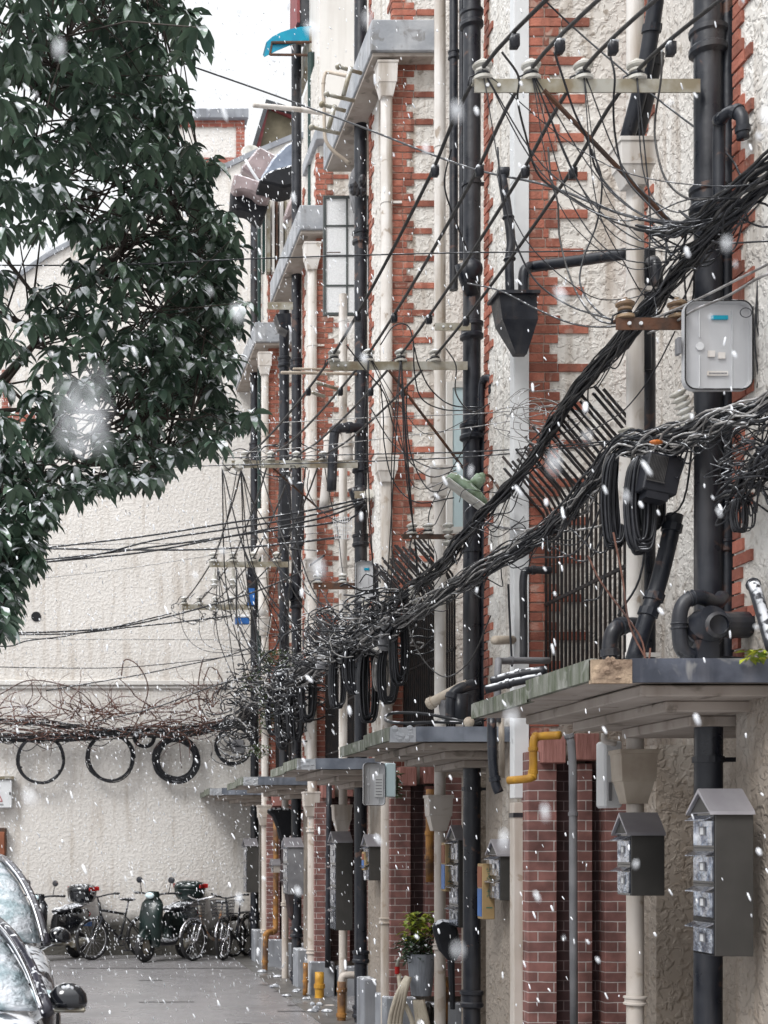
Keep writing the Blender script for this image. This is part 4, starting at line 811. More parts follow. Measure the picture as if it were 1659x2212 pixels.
# ------------------------------------------------------------------ bar grilles
gl = ['nearest security grille of rusty bars bent outwards at the top', 'second security grille of rusty bars over the second canopy', 'third security grille of rusty bars, only its slanted tips showing', 'farthest small security grille by the fern']
for k in range(4):
    t = thing('bar_grille', gl[k], 'grille', (3.35, 9+4*k, 2.95), 'security grilles above the canopies')
    n = 24; xg = 3.35; zb = 2.76; 
    for i in range(n):
        y = 8.12+4*k+1.74*i/(n-1); zt = 4.13+rnd(-.01,.01) if k < 3 else 3.75
        jx = rnd(-.015,.015); mb = MB(); mb.cur = rnd(0,1); s = rnd(.9, 1.12)
        mb.tube([(xg, y, zb), (xg, y, zt-.06), (xg-.02, y, zt), (xg-.07+jx, y, zt+.07), (xg-.30*s+jx, y, zt+.34*s)], .0098, 6); mb.build('bar', m_bar, t, smooth=True)
    for z in (2.95, 3.5):
        mb = MB(); mb.box(xg-.009, xg+.009, 8.1+4*k, 9.88+4*k, z, z+.02); mb.build('rail', m_bar, t)

# ------------------------------------------------------------------ boxes, lamp, fan
m_door = mat('grey_white_door', (.50,.505,.52), (.43,.435,.45), 4, .4, streak=((.30,.28,.26), .6))
def rrect(w, h, r, n=5):
    out = []
    for cx, cz, a0 in ((w/2-r, h/2-r, 0), (-w/2+r, h/2-r, 90), (-w/2+r, -h/2+r, 180), (w/2-r, -h/2+r, 270)):
        for i in range(n+1): a = R(a0+90*i/n); out.append((cx+r*math.cos(a), cz+r*math.sin(a)))
    return out
def doorpanel(label, u0, u1, v0, v1, Y, ang=0, name='fibre_cabinet', stickers=True):
    w = (u1-u0)/F*Y; h = (v1-v0)/F*Y; c = P((u0+u1)/2, (v0+v1)/2, Y); t = thing(name, label, 'cabinet', c-Vector((0,0,h/2)))
    M_ = Matrix.Translation(c) @ Matrix.Rotation(R(ang), 4, 'Z')
    def ring(s, y): return [M_ @ Vector((x*s, y, z*s)) for x, z in rrect(w, h, w*.16)]
    mb = MB(); prof = [(1.0, .03), (1.0, 0), (.975, -.004), (.955, 0), (.93, .022)]
    base = 0; N = len(rrect(w, h, .01))
    for s, y in prof:
        mb.v += [M_ @ Vector((x*(1-(1-s)*1.0), y, z*(1-(1-s)*.75))) for x, z in rrect(w, h, w*.16)]
    for i in range(len(prof)-1):
        for j in range(N): j2 = (j+1) % N; mb.face(i*N+j, i*N+j2, (i+1)*N+j2, (i+1)*N+j)
    mb.face(*[(len(prof)-1)*N+j for j in range(N)]); mb.face(*[j for j in reversed(range(N))])
    mb.build('open_door', m_door, t)
    mb = MB(); g = [(x*.985, z*.99) for x, z in rrect(w, h, w*.16)]; mb.tube([M_ @ Vector((x, -.006, z)) for x, z in g+[g[0]]], .0035, 5, False); mb.build('gasket', m_rubber, t)
    mb = MB(); mb.box(-w*.26, -w*.25, .014, .0215, -h*.45, -h*.1, M_); mb.box(-w*.26, -w*.25, .014, .0215, h*.1, h*.4, M_); mb.lathe([(.002,0),(w*.06,.0),(w*.06,.008)], M_ @ Matrix.Translation((-w*.25,.021,0)) @ Matrix.Rotation(R(90),4,'X'), 14)
    mb.box(w*.22, w*.225, .014, .0215, -h*.45, h*.4, M_); mb.build('moulding', m_white2, t)
    if stickers:
        MB().box(-w*.08, w*.16, .012, .0212, h*.30, h*.345, M_).build('name_plate', m_cyan, t)
        mb = MB()
        mb.box(-w*.13, -w*.03, .012, .021, -h*.12, -h*.05, M_); mb.box(w*.02, w*.12, .012, .021, -h*.14, -h*.07, M_); mb.box(-w*.14, w*.16, .012, .021, -h*.33, -h*.28, M_); mb.build('sticker', m_porc if 0 else m_white, t)
        mb = MB()
        for j in range(14): x = -w*.12+j*w*.019; mb.box(x, x+w*.011, .010, .0118, -h*.315, -h*.298, M_)
        mb.build('sticker_print', m_grey, t)
        mb = MB(); mb.box(-w*.60, -w*.54, -.005, .03, -h*.10, h*.09, M_); mb.build('latch', m_grey, t, bevel=.003)
    return t, M_, w, h
t, M_, w, h = doorpanel('white open cabinet door with rounded corners hanging before the thick pipe', 1478, 1626, 649, 842, 6.7)
mb = MB(); mb.box(.17, .25, .02, .16, -.2, .2, M_); mb.build('cabinet_body', m_blacksnow, t, bevel=.01)
mb = MB()
for i in range(12):
    x = .175+rnd(0,.06); mb.cur = rnd(0,1); mb.tube(catmull([M_ @ Vector((x, -.01, .3)), M_ @ Vector((x+rnd(-.02,.02), -.02, .1)), M_ @ Vector((x+rnd(-.03,.03), -.02, -.02)), M_ @ Vector((x+rnd(-.02,.02), -.01, -.2))],3), .0035, 4)
mb.build('inner_wires', m_wire, t, smooth=True)
mb = MB()
for i in range(9): mb.box(.18+rnd(0,.05), .20+rnd(0,.04), -.015, .02, z := rnd(-.12,.06), z+rnd(.01,.035), M_)
mb.build('connector', m_blue, t)
MB().box(.176, .235, -.012, .02, -.125, -.105, M_).build('terminal_strip', m_dkgreen, t)
for dx, dz in ((.19,-.145),(.225,-.06),(.225,-.125)):
    mb = MB(); mb.lathe([(.014 if dx < .2 else .008,0),(.014 if dx < .2 else .008,.003)], M_ @ Matrix.Translation((dx,-.02,dz)) @ Matrix.Rotation(R(90),4,'X'), 14); mb.build('tag', m_white2, t)
mb = MB(); mb.torus(M_ @ Vector((.12,-.015,.145)), (0,1,0), .022, .002, 16, 4, (1.2,1)); mb.build('inner_wires', m_wire, t)
t, M_, w, h = doorpanel('small white open cabinet door beside the middle black pipe', 769, 806, 1212, 1300, 14.5, 0, stickers=False)
MB().box(w*.5+.004, w*.5+.10, .02, .14, -h*.45, h*.45, M_).build('cabinet_body', m_blacksnow, t)
MB().box(w*.0, w*.3, .012, .0212, h*.28, h*.34, M_).build('name_plate', m_cyan, t)
t, M_, w, h = doorpanel('pale green open box door with a printed sheet under the third canopy', 785, 832, 1648, 1740, 13.2, 0, stickers=False)
MB().box(w*.05, w*.42, .012, .0212, -h*.3, h*.25, M_).build('printed_sheet', m_white2, t)
mb = MB()
for j in range(6): mb.box(w*.08, w*.36, .010, .0118, -h*.25+j*h*.07, -h*.235+j*h*.07, M_)
mb.build('sheet_print', m_grey, t)
MB().box(w*.5+.004, w*.5+.10, .0, .14, -h*.3, h*.5, M_).build('meter', m_glass, t, bevel=.01)
# black slotted case on the bundle
t = thing('splice_case', 'black slotted splice case under the middle bundle', 'splice case', P(1420,1075,7.1)); Y = 7.1; c = P(1425,1025,Y)
M_ = Matrix.Translation(c) @ Matrix.Rotation(R(12),4,'Y')
MB().box(-.085,.085,-.05,.05,-.10,.09,M_).build('case', m_blacksnow, t, bevel=.006)
mb = MB()
for j in range(12): mb.box(-.078+j*.0075, -.0745+j*.0075, -.056, -.0505, -.05, .075, M_)
mb.box(-.08,.012,-.060,-.0565,-.058,-.052,M_); mb.build('slot', m_wiregrey, t)
MB().box(-.06,.05,-.045,.045,-.135,-.101,M_).build('base', m_blacksnow, t)
mb = MB(); mb.ball(P(1418,955,7.05), (.035,.02,.012), 10, 6); tag(mb.build('orange_tape', m_orange), 'orange tape wrapped round the snowy middle bundle', 'tape')
for (u, v, Y, w_, h_, lab, ang) in ((834,1375,12.4,.11,.24,'grey cylinder splice closure in the central tangle',10),(700,1418,15.0,.12,.26,'pale cylinder splice closure left of the central tangle',14),(612,1460,18,.16,.2,'black splice closure in the far tangle',70)):
    mb = MB(); c = P(u, v, Y); r = w_/2; M_ = Matrix.Translation(c) @ Matrix.Rotation(R(ang),4,'Y'); mb.lathe([(r*.6,-h_/2),(r,-h_/2+.02),(r,-.02),(r*1.1,-.015),(r*1.1,.015),(r,.02),(r*.95,h_/2-.03),(r*.5,h_/2)], M_, 16)
    tag(smooth_by(mb.build('splice_closure', m_blacksnow if ang > 60 else m_grey)), lab, 'splice closure')
# grey flat conduits hanging by the right coil
pipeobj('cable_sleeve', 'torn white plastic strip hanging beside the thick coil', [P(1348,985,7.35),P(1346,1060,7.35),P(1352,1120,7.35)], [.016]*10+[.012], m_white, 'plastic strip', n=5) if 0 else None
mb = MB(); a = [P(u, v, 7.35) for u, v in ((1339,985),(1362,990),(1360,1060),(1352,1135),(1342,1130),(1336,1050))]; mb.prism(a, (0,.006,0)); tag(mb.build('plastic_strip', m_white), 'torn white plastic strip hanging beside the thick coil', 'plastic strip')
# mossy street lamp
t = thing('street_lamp', 'old mossy green street lamp head tilted over the upper bundle', 'street lamp', P(1050,1100,10.5)); Y = 10.5
d = (P(1052,1105,Y)-P(965,1040,Y)).normalized(); c = P(1006,1062,Y)
M_ = Matrix.Translation(c) @ d.to_track_quat('X','Z').to_matrix().to_4x4()
prof = [(-.18,.004),(-.17,.05),(-.12,.075),(-.02,.085),(.08,.075),(.16,.05),(.19,.01)]; mb = MB(); N = 12
for x, r in prof:
    for j in range(N): a = math.pi*2*j/N; mb.v.append(M_ @ Vector((x, math.cos(a)*r*1.1, max(-.012, math.sin(a)*r*.85))))
for i in range(len(prof)-1):
    for j in range(N): j2 = (j+1) % N; mb.face(i*N+j, i*N+j2, (i+1)*N+j2, (i+1)*N+j)
mb.build('hood', m_lampgreen, t, smooth=True)
mb = MB(); mb.box(-.17,.17,-.075,.075,-.03,-.0125,M_); mb.build('lamp_glass', m_porc, t, bevel=.01)
mb = MB(); q = P(1030,1040,Y-.02); mb.tube([q+Vector((-.02,0,-.03)), q+Vector((.03,0,.03))], [.05,.045], 12); mb.ball(q+Vector((.035,0,.035)), .03); mb.build('socket', m_lampgreen, t, smooth=True)
mb = MB(); mb.tube(catmull([q+Vector((.04,0,.04)), q+Vector((.09,.02,.05)), q+Vector((.16,.1,.02)), P(1090,1075,10)],4), .010, 6); mb.build('arm', m_rust, t, smooth=True)
# fan with hose on the nearest canopy
t = thing('extractor_fan', 'round black extractor fan with a looping hose on the nearest canopy', 'extractor fan', P(1530,1425,6.75)); Y = 6.72
mb = MB(); mb.lathe([(.085,-.10),(.095,-.07),(.095,-.02),(.088,-.015),(.088,.02),(.07,.05),(.06,.09)], Matrix.Translation(P(1525,1355,Y)) @ Matrix.Rotation(R(90),4,'X') @ Matrix.Rotation(R(-25),4,'X'), 20)
mb.lathe([(.02,0),(.05,.01),(.06,.04),(.045,.05),(.045,.03),(.02,.02)], Matrix.Translation(P(1543,1352,Y-.10)) @ Matrix.Rotation(R(90),4,'X'), 18); smooth_by(mb.build('housing', m_black, t), 30)
mb = MB(); mb.tube([P(1540,1355,Y), P(1560,1350,Y), P(1613,1350,Y+.05)], [.05,.062,.062], 16); mb.build('duct', m_black, t, smooth=False)
mb = MB(); pc = catmull([P(1500,1420,Y),P(1475,1405,Y),P(1468,1375,Y),P(1468,1330,Y),P(1480,1300,Y),P(1510,1290,Y),P(1545,1302,Y+.05),P(1560,1290,Y+.1)],5); mb.tube(pc, .034, 12)
for i in (12,13,22,23): mb.torus(pc[i], pc[i+1]-pc[i], .035, .005, 12, 5)
mb.build('hose', m_black, t, smooth=True)
MB().box(*(lambda a: (a.x-.05, a.x+.05, Y-.05, Y+.05, 2.712, a.z))(P(1520,1385,Y))).build('foot', m_black, t)
t = thing('extractor_fan', 'small round duct stub on the second canopy beside the hooked pipe', 'extractor fan', P(960,1560,10.9))
mb = MB(); mb.tube([P(955,1535,10.9), P(985,1530,10.9)], [.08,.08], 16); mb.build('duct', m_grey, t); mb = MB(); mb.tube([P(992,1560,10.8), P(994,1500,10.8)], .06, 12); mb.build('stand', m_black, t, smooth=True)
mb = MB(); mb.ball(P(1013,1560,10.4), .04, 10, 8); tag(mb.build('ball', m_tan, None, smooth=True), 'small dirty white ball lying on the second canopy', 'ball')
wire('thick black hose loop lying on the second canopy', [(1060,1540,10.5),(1020,1560,10.45),(940,1560,10.45),(860,1562,10.5),(832,1553,10.7),(850,1540,10.8),(920,1542,10.7),(990,1556,10.6),(1040,1562,10.5)], .010, m_wire, 'hose', 'hose')
wire('loose black hose ring lying on the nearest canopy under the fan', [(1470,1427,6.6),(1520,1434,6.55),(1590,1431,6.55),(1610,1424,6.7),(1560,1420,6.8),(1480,1420,6.8)], .006, m_wire, 'hose', 'hose')
# tubes standing on canopies
# green weed at right
def leaves(mb, c, n, spread, ln, wd, droop=.5, up=.3):
    for i in range(n):
        o = Vector(c)+Vector((rnd(-1,1)*spread[0], rnd(-1,1)*spread[1], rnd(-1,1)*spread[2])); a = rnd(0, 6.28); d = Vector((math.cos(a), math.sin(a), rnd(-droop, up))).normalized(); s = d.cross(Vector((0,0,1))).normalized()*wd*rnd(.7,1.2); l = ln*rnd(.6,1.2)
        b = len(mb.v); mb.cur = rnd(0,1); z = Vector((0,0,-l*.25)); mb.v += [o, o+d*l*.45+s, o+d*l*.45-s+Vector((0,0,.003)), o+d*l+z]; mb.face(b, b+1, b+3, b+2)
t = thing('weed', 'bright green weed growing on the nearest canopy at the right edge', 'weed', P(1630,1424,6.4)); mb = MB(); leaves(mb, P(1632,1412,6.4), 26, (.05,.05,.02), .05, .016); mb.build('leaves', m_yleaf, t)
t = thing('weed', 'dry twig weed rising before the slanting black pipe on the nearest canopy', 'weed', P(1400,1425,7.0)); mb = MB()
for pts in ([(1398,1428),(1360,1350),(1345,1250),(1325,1150)],[(1395,1428),(1380,1370),(1300,1260),(1270,1200)],[(1402,1428),(1405,1400)]): mb.tube(catmull([P(u,v,7.2) for u,v in pts],4), .005, 5)
mb.build('stems', m_twig, t)
for (u, v, Y, sp, n, lab) in ((600,1425,18.6,(.22,.15,.14),260,'bushy fern growing from the wall above the far grille'),(583,1530,19.8,(.13,.12,.30),220,'olive weeds growing down the far white pipe'),(545,1470,21.5,(.16,.12,.12),120,'small dry weeds caught in the far tangle'),(848,1690,13.6,(.04,.05,.13),120,'ivy trailing beside the pale green box door'),(560,1620,21,(.12,.1,.08),80,'grassy weed on the farthest canopy')):
    t = thing('wall_plant', lab, 'plant', P(u, v+20, Y)); mb = MB(); leaves(mb, P(u,v,Y), n, sp, .09, .018, .7, .6); mb.build('leaves', m_fern, t)
    mb = MB()
    for i in range(6): c = P(u,v,Y); mb.tube([c+Vector((0,0,-sp[2])), c+Vector((rnd(-1,1)*sp[0], rnd(-1,1)*sp[1], rnd(-.2,1)*sp[2]))], .004, 4)
    mb.build('stems', m_twig, t)

# ------------------------------------------------------------------ mailboxes
def mailbox(label, u0, u1, v0, v1, Y, n, dy=.2, roof=True, ms=m_steel, mr=m_steelroof):
    x0, x1 = xx(u0, Y), xx(u1, Y); z1, z0 = zz(v0, Y), zz(v1, Y)
    t = thing('letter_box', label, 'letter box', (x1, Y, z0), 'stacked steel letter boxes')
    MB().box(x0, x1, Y, Y+dy, z0, z1).build('cabinet', ms, t, bevel=.003)
    hh = (z1-z0)/n
    for i in range(n):
        za = z0+i*hh; MB().box(x0-.004, x0-.0005, Y+.004, Y+dy-.004, za+.002, za+hh-.002).build('door_frame', m_glossblack, t); MB().box(x0-.008, x0-.0045, Y+.014, Y+dy-.014, za+.012, za+hh-.04).build('door', m_steelface, t)
        mb = MB(); mb.prism([(x0-.001,Y+.008,za+hh-.012),(x0-.045,Y+.008,za+hh-.034),(x0-.045,Y+.008,za+hh-.038),(x0-.001,Y+.008,za+hh-.018)], (0,dy-.016,0)); mb.build('flap', m_steelface, t)
        MB().box(x0-.012, x0-.0085, Y+dy*.36, Y+dy*.62, za+hh*.35, za+hh*.6).build('name_slot', m_grey, t); MB().box(x0-.014, x0-.0125, Y+dy*.42, Y+dy*.56, za+hh*.38, za+hh*.57).build('name_card', m_white2, t)
    if roof:
        rh = .11 if (z1-z0) > .3 else .08; ym = Y+dy/2
        mb = MB(); mb.prism([(x0-.03,Y-.018,z1-.012),(x0-.03,Y-.012,z1+.004),(x0-.03,ym,z1+rh),(x0-.03,Y+dy+.012,z1+.004),(x0-.03,Y+dy+.018,z1-.012),(x0-.03,ym,z1+rh-.02)], (x1-x0+.03,0,0))
        mb.box(x0-.012, x1-.005, Y+.001, Y+dy-.001, z1-.004, z1+.0)
        mb.build('roof', mr, t); MB().prism([(x0-.015,Y+.0,z1),(x0-.015,ym,z1+rh-.022),(x0-.015,Y+dy,z1)], (.01,0,0)).build('gable', ms, t)
    return t
mailbox('tall four door steel letter box at the lower right, beside the thick pipe', 1545, 1628, 1754, 2066, 6.55, 4, .22)
mailbox('two door steel letter box in front of the white pipe at lower right', 1364, 1436, 1800, 1935, 7.5, 2, .18)
mailbox('small letter box right of the nearest milk box, left of white trunking', 1081, 1112, 1846, 1945, 10.15, 2, .25)
mailbox('narrow four door letter box left of the second thick black pipe', 991, 1007, 1812, 2004, 11.35, 4, .26)
mailbox('pinkish grey letter box between the middle black pipe and white pipe', 798, 824, 1826, 1902, 14.3, 2, .25)
mailbox('tall dark letter box with a bright roof left of the middle black pipe', 726, 762, 1818, 2010, 15.3, 4, .3)
mailbox('pale letter box with gable roof half hidden by the far white pipe', 622, 656, 1828, 1932, 18.2, 3, .35, ms=m_grey)
mailbox('flat topped letter box in the corner by the bicycles', 533, 558, 1826, 1928, 22.4, 3, .35)
mailbox('small white letter box on the far yellow gas pipe', 591, 607, 1868, 1885, 20.2, 1, .2, roof=True, ms=m_white)
def milkbox(label, u0, u1, v0, v1, Y, dy=.12):
    x0, x1 = xx(u0, Y), xx(u1, Y); z1, z0 = zz(v0, Y), zz(v1, Y); t = thing('milk_box', label, 'milk box', (x1, Y, z0), 'yellow brown milk boxes')
    MB().box(x0, x1, Y, Y+dy, z0, z1).build('box', m_board, t, bevel=.004)
    MB().box(x0-.004, x0-.001, Y+.01, Y+dy-.01, z0+.02, z0+(z1-z0)*.55).build('picture_panel', m_blue, t); MB().box(x0-.004, x0-.001, Y+.01, Y+dy-.01, z0+(z1-z0)*.58, z1-.02).build('front_label', m_terra, t)
    mb = MB(); w = x1-x0
    for j, f in enumerate((.40, .48, .68, .76, .86)):
        z = z0+(z1-z0)*f
        for q in range(5): a = x0+w*rnd(.3,.55); mb.box(a, a+w*rnd(.08,.3), Y-.002, Y-.0005, z+q*.006, z+q*.006+.003)
    mb.box(x0+w*.3, x1-w*.2, Y-.002, Y-.0005, z0+(z1-z0)*.2, z0+(z1-z0)*.22); mb.build('print', m_greenink, t)
    return t
milkbox('milk box with green print right of the second thick black pipe', 1042, 1069, 1866, 1986, 10.4)
milkbox('milk box left of the narrow four door letter box', 962, 980, 1820, 1926, 11.6)
milkbox('thin milk box seen edge on right of the middle black pipe', 787, 798, 1840, 1880, 14.4)
milkbox('small milk box in the far corner behind the white pipe', 548, 556, 1846, 1884, 22.9)
# white electric box lower right, junction bits
t = thing('meter_box', 'white rounded meter box hanging under the nearest canopy', 'meter box', P(1325,1745,8.4)); Y = 8.4
MB().box(xx(1306,Y), xx(1345,Y), Y, Y+.14, zz(1745,Y), zz(1600,Y)).build('case', m_white2, t, bevel=.012); mb = MB(); mb.tube(catmull([P(1306,1585,Y),P(1306,1600,Y),P(1330,1606,Y)],3), .018, 8); mb.build('inlet', m_white, t, smooth=True)
MB().box(xx(1314,Y), xx(1320,Y), Y-.01, Y-.001, zz(1730,Y), zz(1690,Y)).build('latch', m_grey, t)
# gas pipes
G = 'yellow gas pipes'
pipeobj('gas_pipe', 'bright yellow gas pipe bending under the nearest canopy', [P(1210,1588,9.2),P(1165,1591,9.3),P(1153,1600,9.3),P(1152,1650,9.3),P(1150,1675,9.3),P(1140,1682,9.3),P(1098,1686,9.4)], .026, m_yellow, joints=(.25,.42,.62,.72), group=G)
pipeobj('gas_pipe', 'rusty yellow gas pipe on the red brick pier behind the potted plant', [P(929,1705,12.9),P(928,1800,12.9),P(928,1905,12.9)], .036, m_yellowrust, n=2, joints=(.5,.9), group=G)
pipeobj('gas_pipe', 'thick orange yellow gas riser near the white pipe of the fourth house', [P(690,2100,17.4),P(690,2130,17.4),P(690,2160,17.4),P(688,2200,17.4)], .055, m_yellow, n=2, joints=(.35,.75), group=G)
pipeobj('gas_pipe', 'long yellow gas pipe with offset at the far brick pier', [P(596,1770,21.2),P(596,1900,21.2),P(595,2000,21.2),P(592,2012,21.1),P(578,2014,21),P(574,2030,21),P(572,2100,21),P(568,2140,21)], .040, m_yellowrust, n=3, joints=(.5,.7,.85), group=G)
pipeobj('gas_pipe', 'green and yellow banded gas stub right of the middle black pipe base', [P(958,2020+90,12.4),P(957,2150,12.4),P(956,2230,12.4)], .045, m_yellowrust, n=2, joints=(.3,.7), group=G)
pipeobj('gas_pipe', 'green and yellow banded gas stub left of the middle black pipe base', [P(738,2120,15.2),P(738,2160,15.2),P(737,2230,15.2)], .045, m_yellowrust, n=2, joints=(.4,.8), group=G)
pipeobj('gas_pipe', 'thin rusty gas stub beside the fourth plinth', [P(660,2080,17.6),P(660,2120,17.6),P(659,2150,17.6)], .03, m_yellowrust, n=2, joints=(.5,), group=G)
pipeobj('waste_pipe', 'grey iron pipe standing before the nearest shade-toned brick panels', [P(1227,1596,9.5),P(1230,1590,9.5),P(1237,1650,9.5),P(1238,1900,9.5),P(1240,2230,9.5)], .026, m_grey, n=2, joints=(.3,.65))
pipeobj('waste_pipe', 'short black pipe elbow below the nearest canopy edge', [P(1062,1550,9.0),P(1064,1640,9.0),P(1070,1690,9.0),P(1078,1712,9.0)], .030, m_black, joints=(.6,))
pipeobj('waste_pipe', 'slim tan pipe dropping from the nearest canopy edge', [P(1083,1540,9.1),P(1084,1680,9.1)], .018, m_tan, n=2)
pipeobj('waste_pipe', 'white drain elbow at the foot of the fourth house', [P(722,2178,16.6),P(700,2180,16.6),P(688,2190,16.6),P(686,2215,16.6)], .045, m_white)
pipeobj('waste_pipe', 'white U bend over the gas stub at the middle black pipe base', [P(738,2125,15.2),P(740,2110,15.2),P(755,2106,15.2),P(780,2108,15.2)], .038, m_white)
pipeobj('waste_pipe', 'slim dark pipe on the brick pier of the fourth house', [P(711,1690,17.6),P(710,1850,17.6),P(708,2090,17.6)], .035, m_black, n=2, joints=(.5,))
pipeobj('waste_pipe', 'white pipe end curling at the foot of the far white pipe', [P(620,2128,20.3),P(608,2126,20.3),P(598,2134,20.3),P(596,2142,20.3)], .05, m_white)
# bucket pot, plants, tap, hoses, umbrella, mop
t = thing('potted_plant', 'hanging grey bucket with yellow flowering plant on the red brick pier', 'potted plant', P(912,2150,12.4)); Y = 12.4
mb = MB(); mb.lathe([(.085,0),(.125,.36),(.13,.36),(.118,.35),(.01,.33)], Matrix.Translation(P(910,2150,Y)), 20); smooth_by(mb.build('bucket', m_pot, t))
mb = MB(); leaves(mb, P(903,2050,Y), 300, (.14,.12,.11), .07, .018, .6, .5); mb.build('dark_leaves', m_gleaf, t)
mb = MB(); leaves(mb, P(908,2000,Y), 190, (.13,.11,.12), .07, .024, .6, .5); mb.build('yellow_leaves', m_yleaf, t)
mb = MB()
for i in range(7): c = P(910,2090,Y); mb.tube([c+Vector((rnd(-.03,.03),0,-.05)), c+Vector((rnd(-.12,.12), rnd(-.08,.08), rnd(.15,.35)))], .006, 5)
mb.build('stems', m_bark, t); mb = MB(); leaves(mb, P(925,2000,Y-.1), 8, (.03,.02,.03), .07, .02); mb.build('pink_petals', m_pink, t)
t = thing('tap', 'wall tap with a red hose connector beside the bucket', 'tap', P(868,2110,12.6)); mb = MB(); mb.tube(catmull([P(890,2072,12.6),P(872,2068,12.5),P(860,2075,12.5),P(858,2090,12.5)],3), .016, 8); mb.tube([P(872,2068,12.5),P(872,2050,12.5)], .009, 6); mb.build('spout', m_galv, t, smooth=True)
mb = MB(); mb.tube([P(858,2088,12.5),P(858,2104,12.5)], .022, 10); mb.build('connector', m_red, t)
for i in range(5):
    wire(['outermost','second','third','fourth','innermost'][i]+' cream garden hose loop hanging below the bucket', [(885-i*2,2110,12.3+.02*i),(872-i*6,2160,12.3),(866-i*7,2230,12.3),(905,2290-i*8,12.3),(925-i*7,2230,12.3),(912-i*5,2160,12.3+.03*i)] if i < 4 else [(862,2105,12.5),(868,2150,12.4),(888,2200,12.3),(905,2260,12.3)], .017, m_hose, 'garden_hose', 'hose', group='cream garden hose loops', sides=8)
t = thing('umbrella', 'closed black umbrella hanging beside the white pipe', 'umbrella', P(960,2150,11.6)); Y = 11.6
mb = MB(); a = [(936,1998),(955,1985),(985,1990),(1000,2050),(985,2080),(972,2078),(950,2052),(940,2020)]; mb.prism([P(u,v,Y) for u,v in a], (0,.07,0)); mb.build('canopy', m_cloth, t, bevel=.02)
mb = MB(); mb.tube([P(974,2075,Y+.03),P(978,2180,Y+.03)], [.03,.02], 8); mb.build('shaft', m_cloth, t)
t = thing('mop', 'grey string mop head standing on the ground by the white pipe', 'mop', P(925,2260,12.6)); mb = MB()
for i in range(40): a = rnd(-1,1); mb.tube(catmull([P(925,2165,12.6), P(925+a*18,2185,12.6)+Vector((0,rnd(-.05,.05),0)), P(925+a*26,2240,12.6)+Vector((0,rnd(-.08,.08),0))],3), .007, 4)
mb.build('strings', m_wiregrey, t)
# cloth bags under the far canopy
t = thing('umbrella', 'black umbrella hanging under the fourth canopy', 'umbrella', P(606,1780,19.5)); Y = 19.5
mb = MB(); a = [(576,1752),(588,1744),(632,1746),(640,1790),(620,1818),(606,1816),(600,1790),(590,1764)]; mb.prism([P(u,v,Y) for u,v in a], (0,.15,0)); mb.build('canopy', m_cloth, t, bevel=.03)
MB().tube([P(612,1815,Y+.08),P(613,1860,Y+.08)], .03, 8).build('shaft', m_grey, t)
mb = MB(); a = [(610,1830),(625,1826),(640,1835),(642,1900),(636,1990),(625,1985),(615,1920),(606,1900)]; mb.prism([P(u,v,19) for u,v in a], (0,.12,0)); tag(mb.build('raincoat', mat('maroon_cloth',(.05,.03,.03),(.025,.02,.022),6,.8,snow=.2), bevel=.03), 'dark maroon raincoat hanging on the fourth house', 'raincoat')

# ------------------------------------------------------------------ things on the end wall
t = thing('switch_box', 'grey white electric box with a red warning triangle at the left edge', 'electric box', P(0,1745,23.8)); Y = 23.8
MB().box(xx(-60,Y), xx(26,Y), Y, Y+.19, zz(1745,Y), zz(1684,Y)).build('case', m_white2, t, bevel=.01); MB().box(xx(-64,Y), xx(30,Y), Y-.03, Y+.19, zz(1683,Y), zz(1677,Y)).build('hood', m_galv, t)
mb = MB(); q = [P(-14,1731,Y-.004), P(5,1731,Y-.004), P(-4.5,1712,Y-.004)]
for a, b in ((0,1),(1,2),(2,0)): mb.tube([q[a], q[b]], .007, 5)
mb.build('warning_triangle', m_red, t); MB().box(xx(20,Y), xx(23,Y), Y-.012, Y-.001, zz(1717,Y), zz(1711,Y)).build('lock', m_black, t)
mb = MB()
for j in range(5): x = xx(-3+j*2.2,Y); mb.box(x, x+.011, Y-.004, Y-.001, zz(1740,Y), zz(1736,Y))
mb.build('print', m_grey, t)
t = thing('wooden_box', 'orange brown framed panel box on the end wall at the left edge', 'box', P(0,1860,23.85)); Y = 23.85
MB().box(xx(-60,Y), xx(14,Y), Y, Y+.14, zz(1852,Y), zz(1788,Y)).build('frame', m_rust, t, bevel=.01); MB().box(xx(-50,Y), xx(10,Y), Y-.02, Y-.001, zz(1847,Y), zz(1797,Y)).build('panel', m_terra, t, bevel=.008)
t = thing('meter_box', 'blue plastic meter on the end wall under the farthest crossarm', 'meter box', P(524,1348,23)); Y = 22.9
MB().box(xx(508,Y), xx(538,Y), Y-.05, Y+.06, zz(1349,Y), zz(1335,Y)).build('case', m_blue, t, bevel=.008); MB().box(xx(506,Y), xx(537,Y), Y-.06, Y+.07, zz(1334.8,Y), zz(1329,Y)).build('snow_cap', m_snow, t, bevel=.01)
t = thing('meter_box', 'grey meter box hanging among cables beside the end wall', 'meter box', P(513,1625,22.8)); Y = 22.7
MB().box(xx(502,Y), xx(527,Y), Y-.04, Y+.06, zz(1628,Y), zz(1598,Y)).build('case', m_grey, t, bevel=.012); MB().box(xx(503,Y), xx(526,Y), Y-.05, Y-.041, zz(1614,Y), zz(1612,Y)).build('seam', m_black, t)
t = thing('banner', 'small blue sign strip hanging on the far black pipe', 'sign', P(540,1310,22)); MB().box(xx(535,22), xx(549,22), 21.95, 21.98, zz(1308,22), zz(1272,22)).build('panel', m_blue, t); MB().box(xx(534,22), xx(550,22), 21.985, 22.02, zz(1310,22), zz(1225,22)).build('backing', m_black, t)
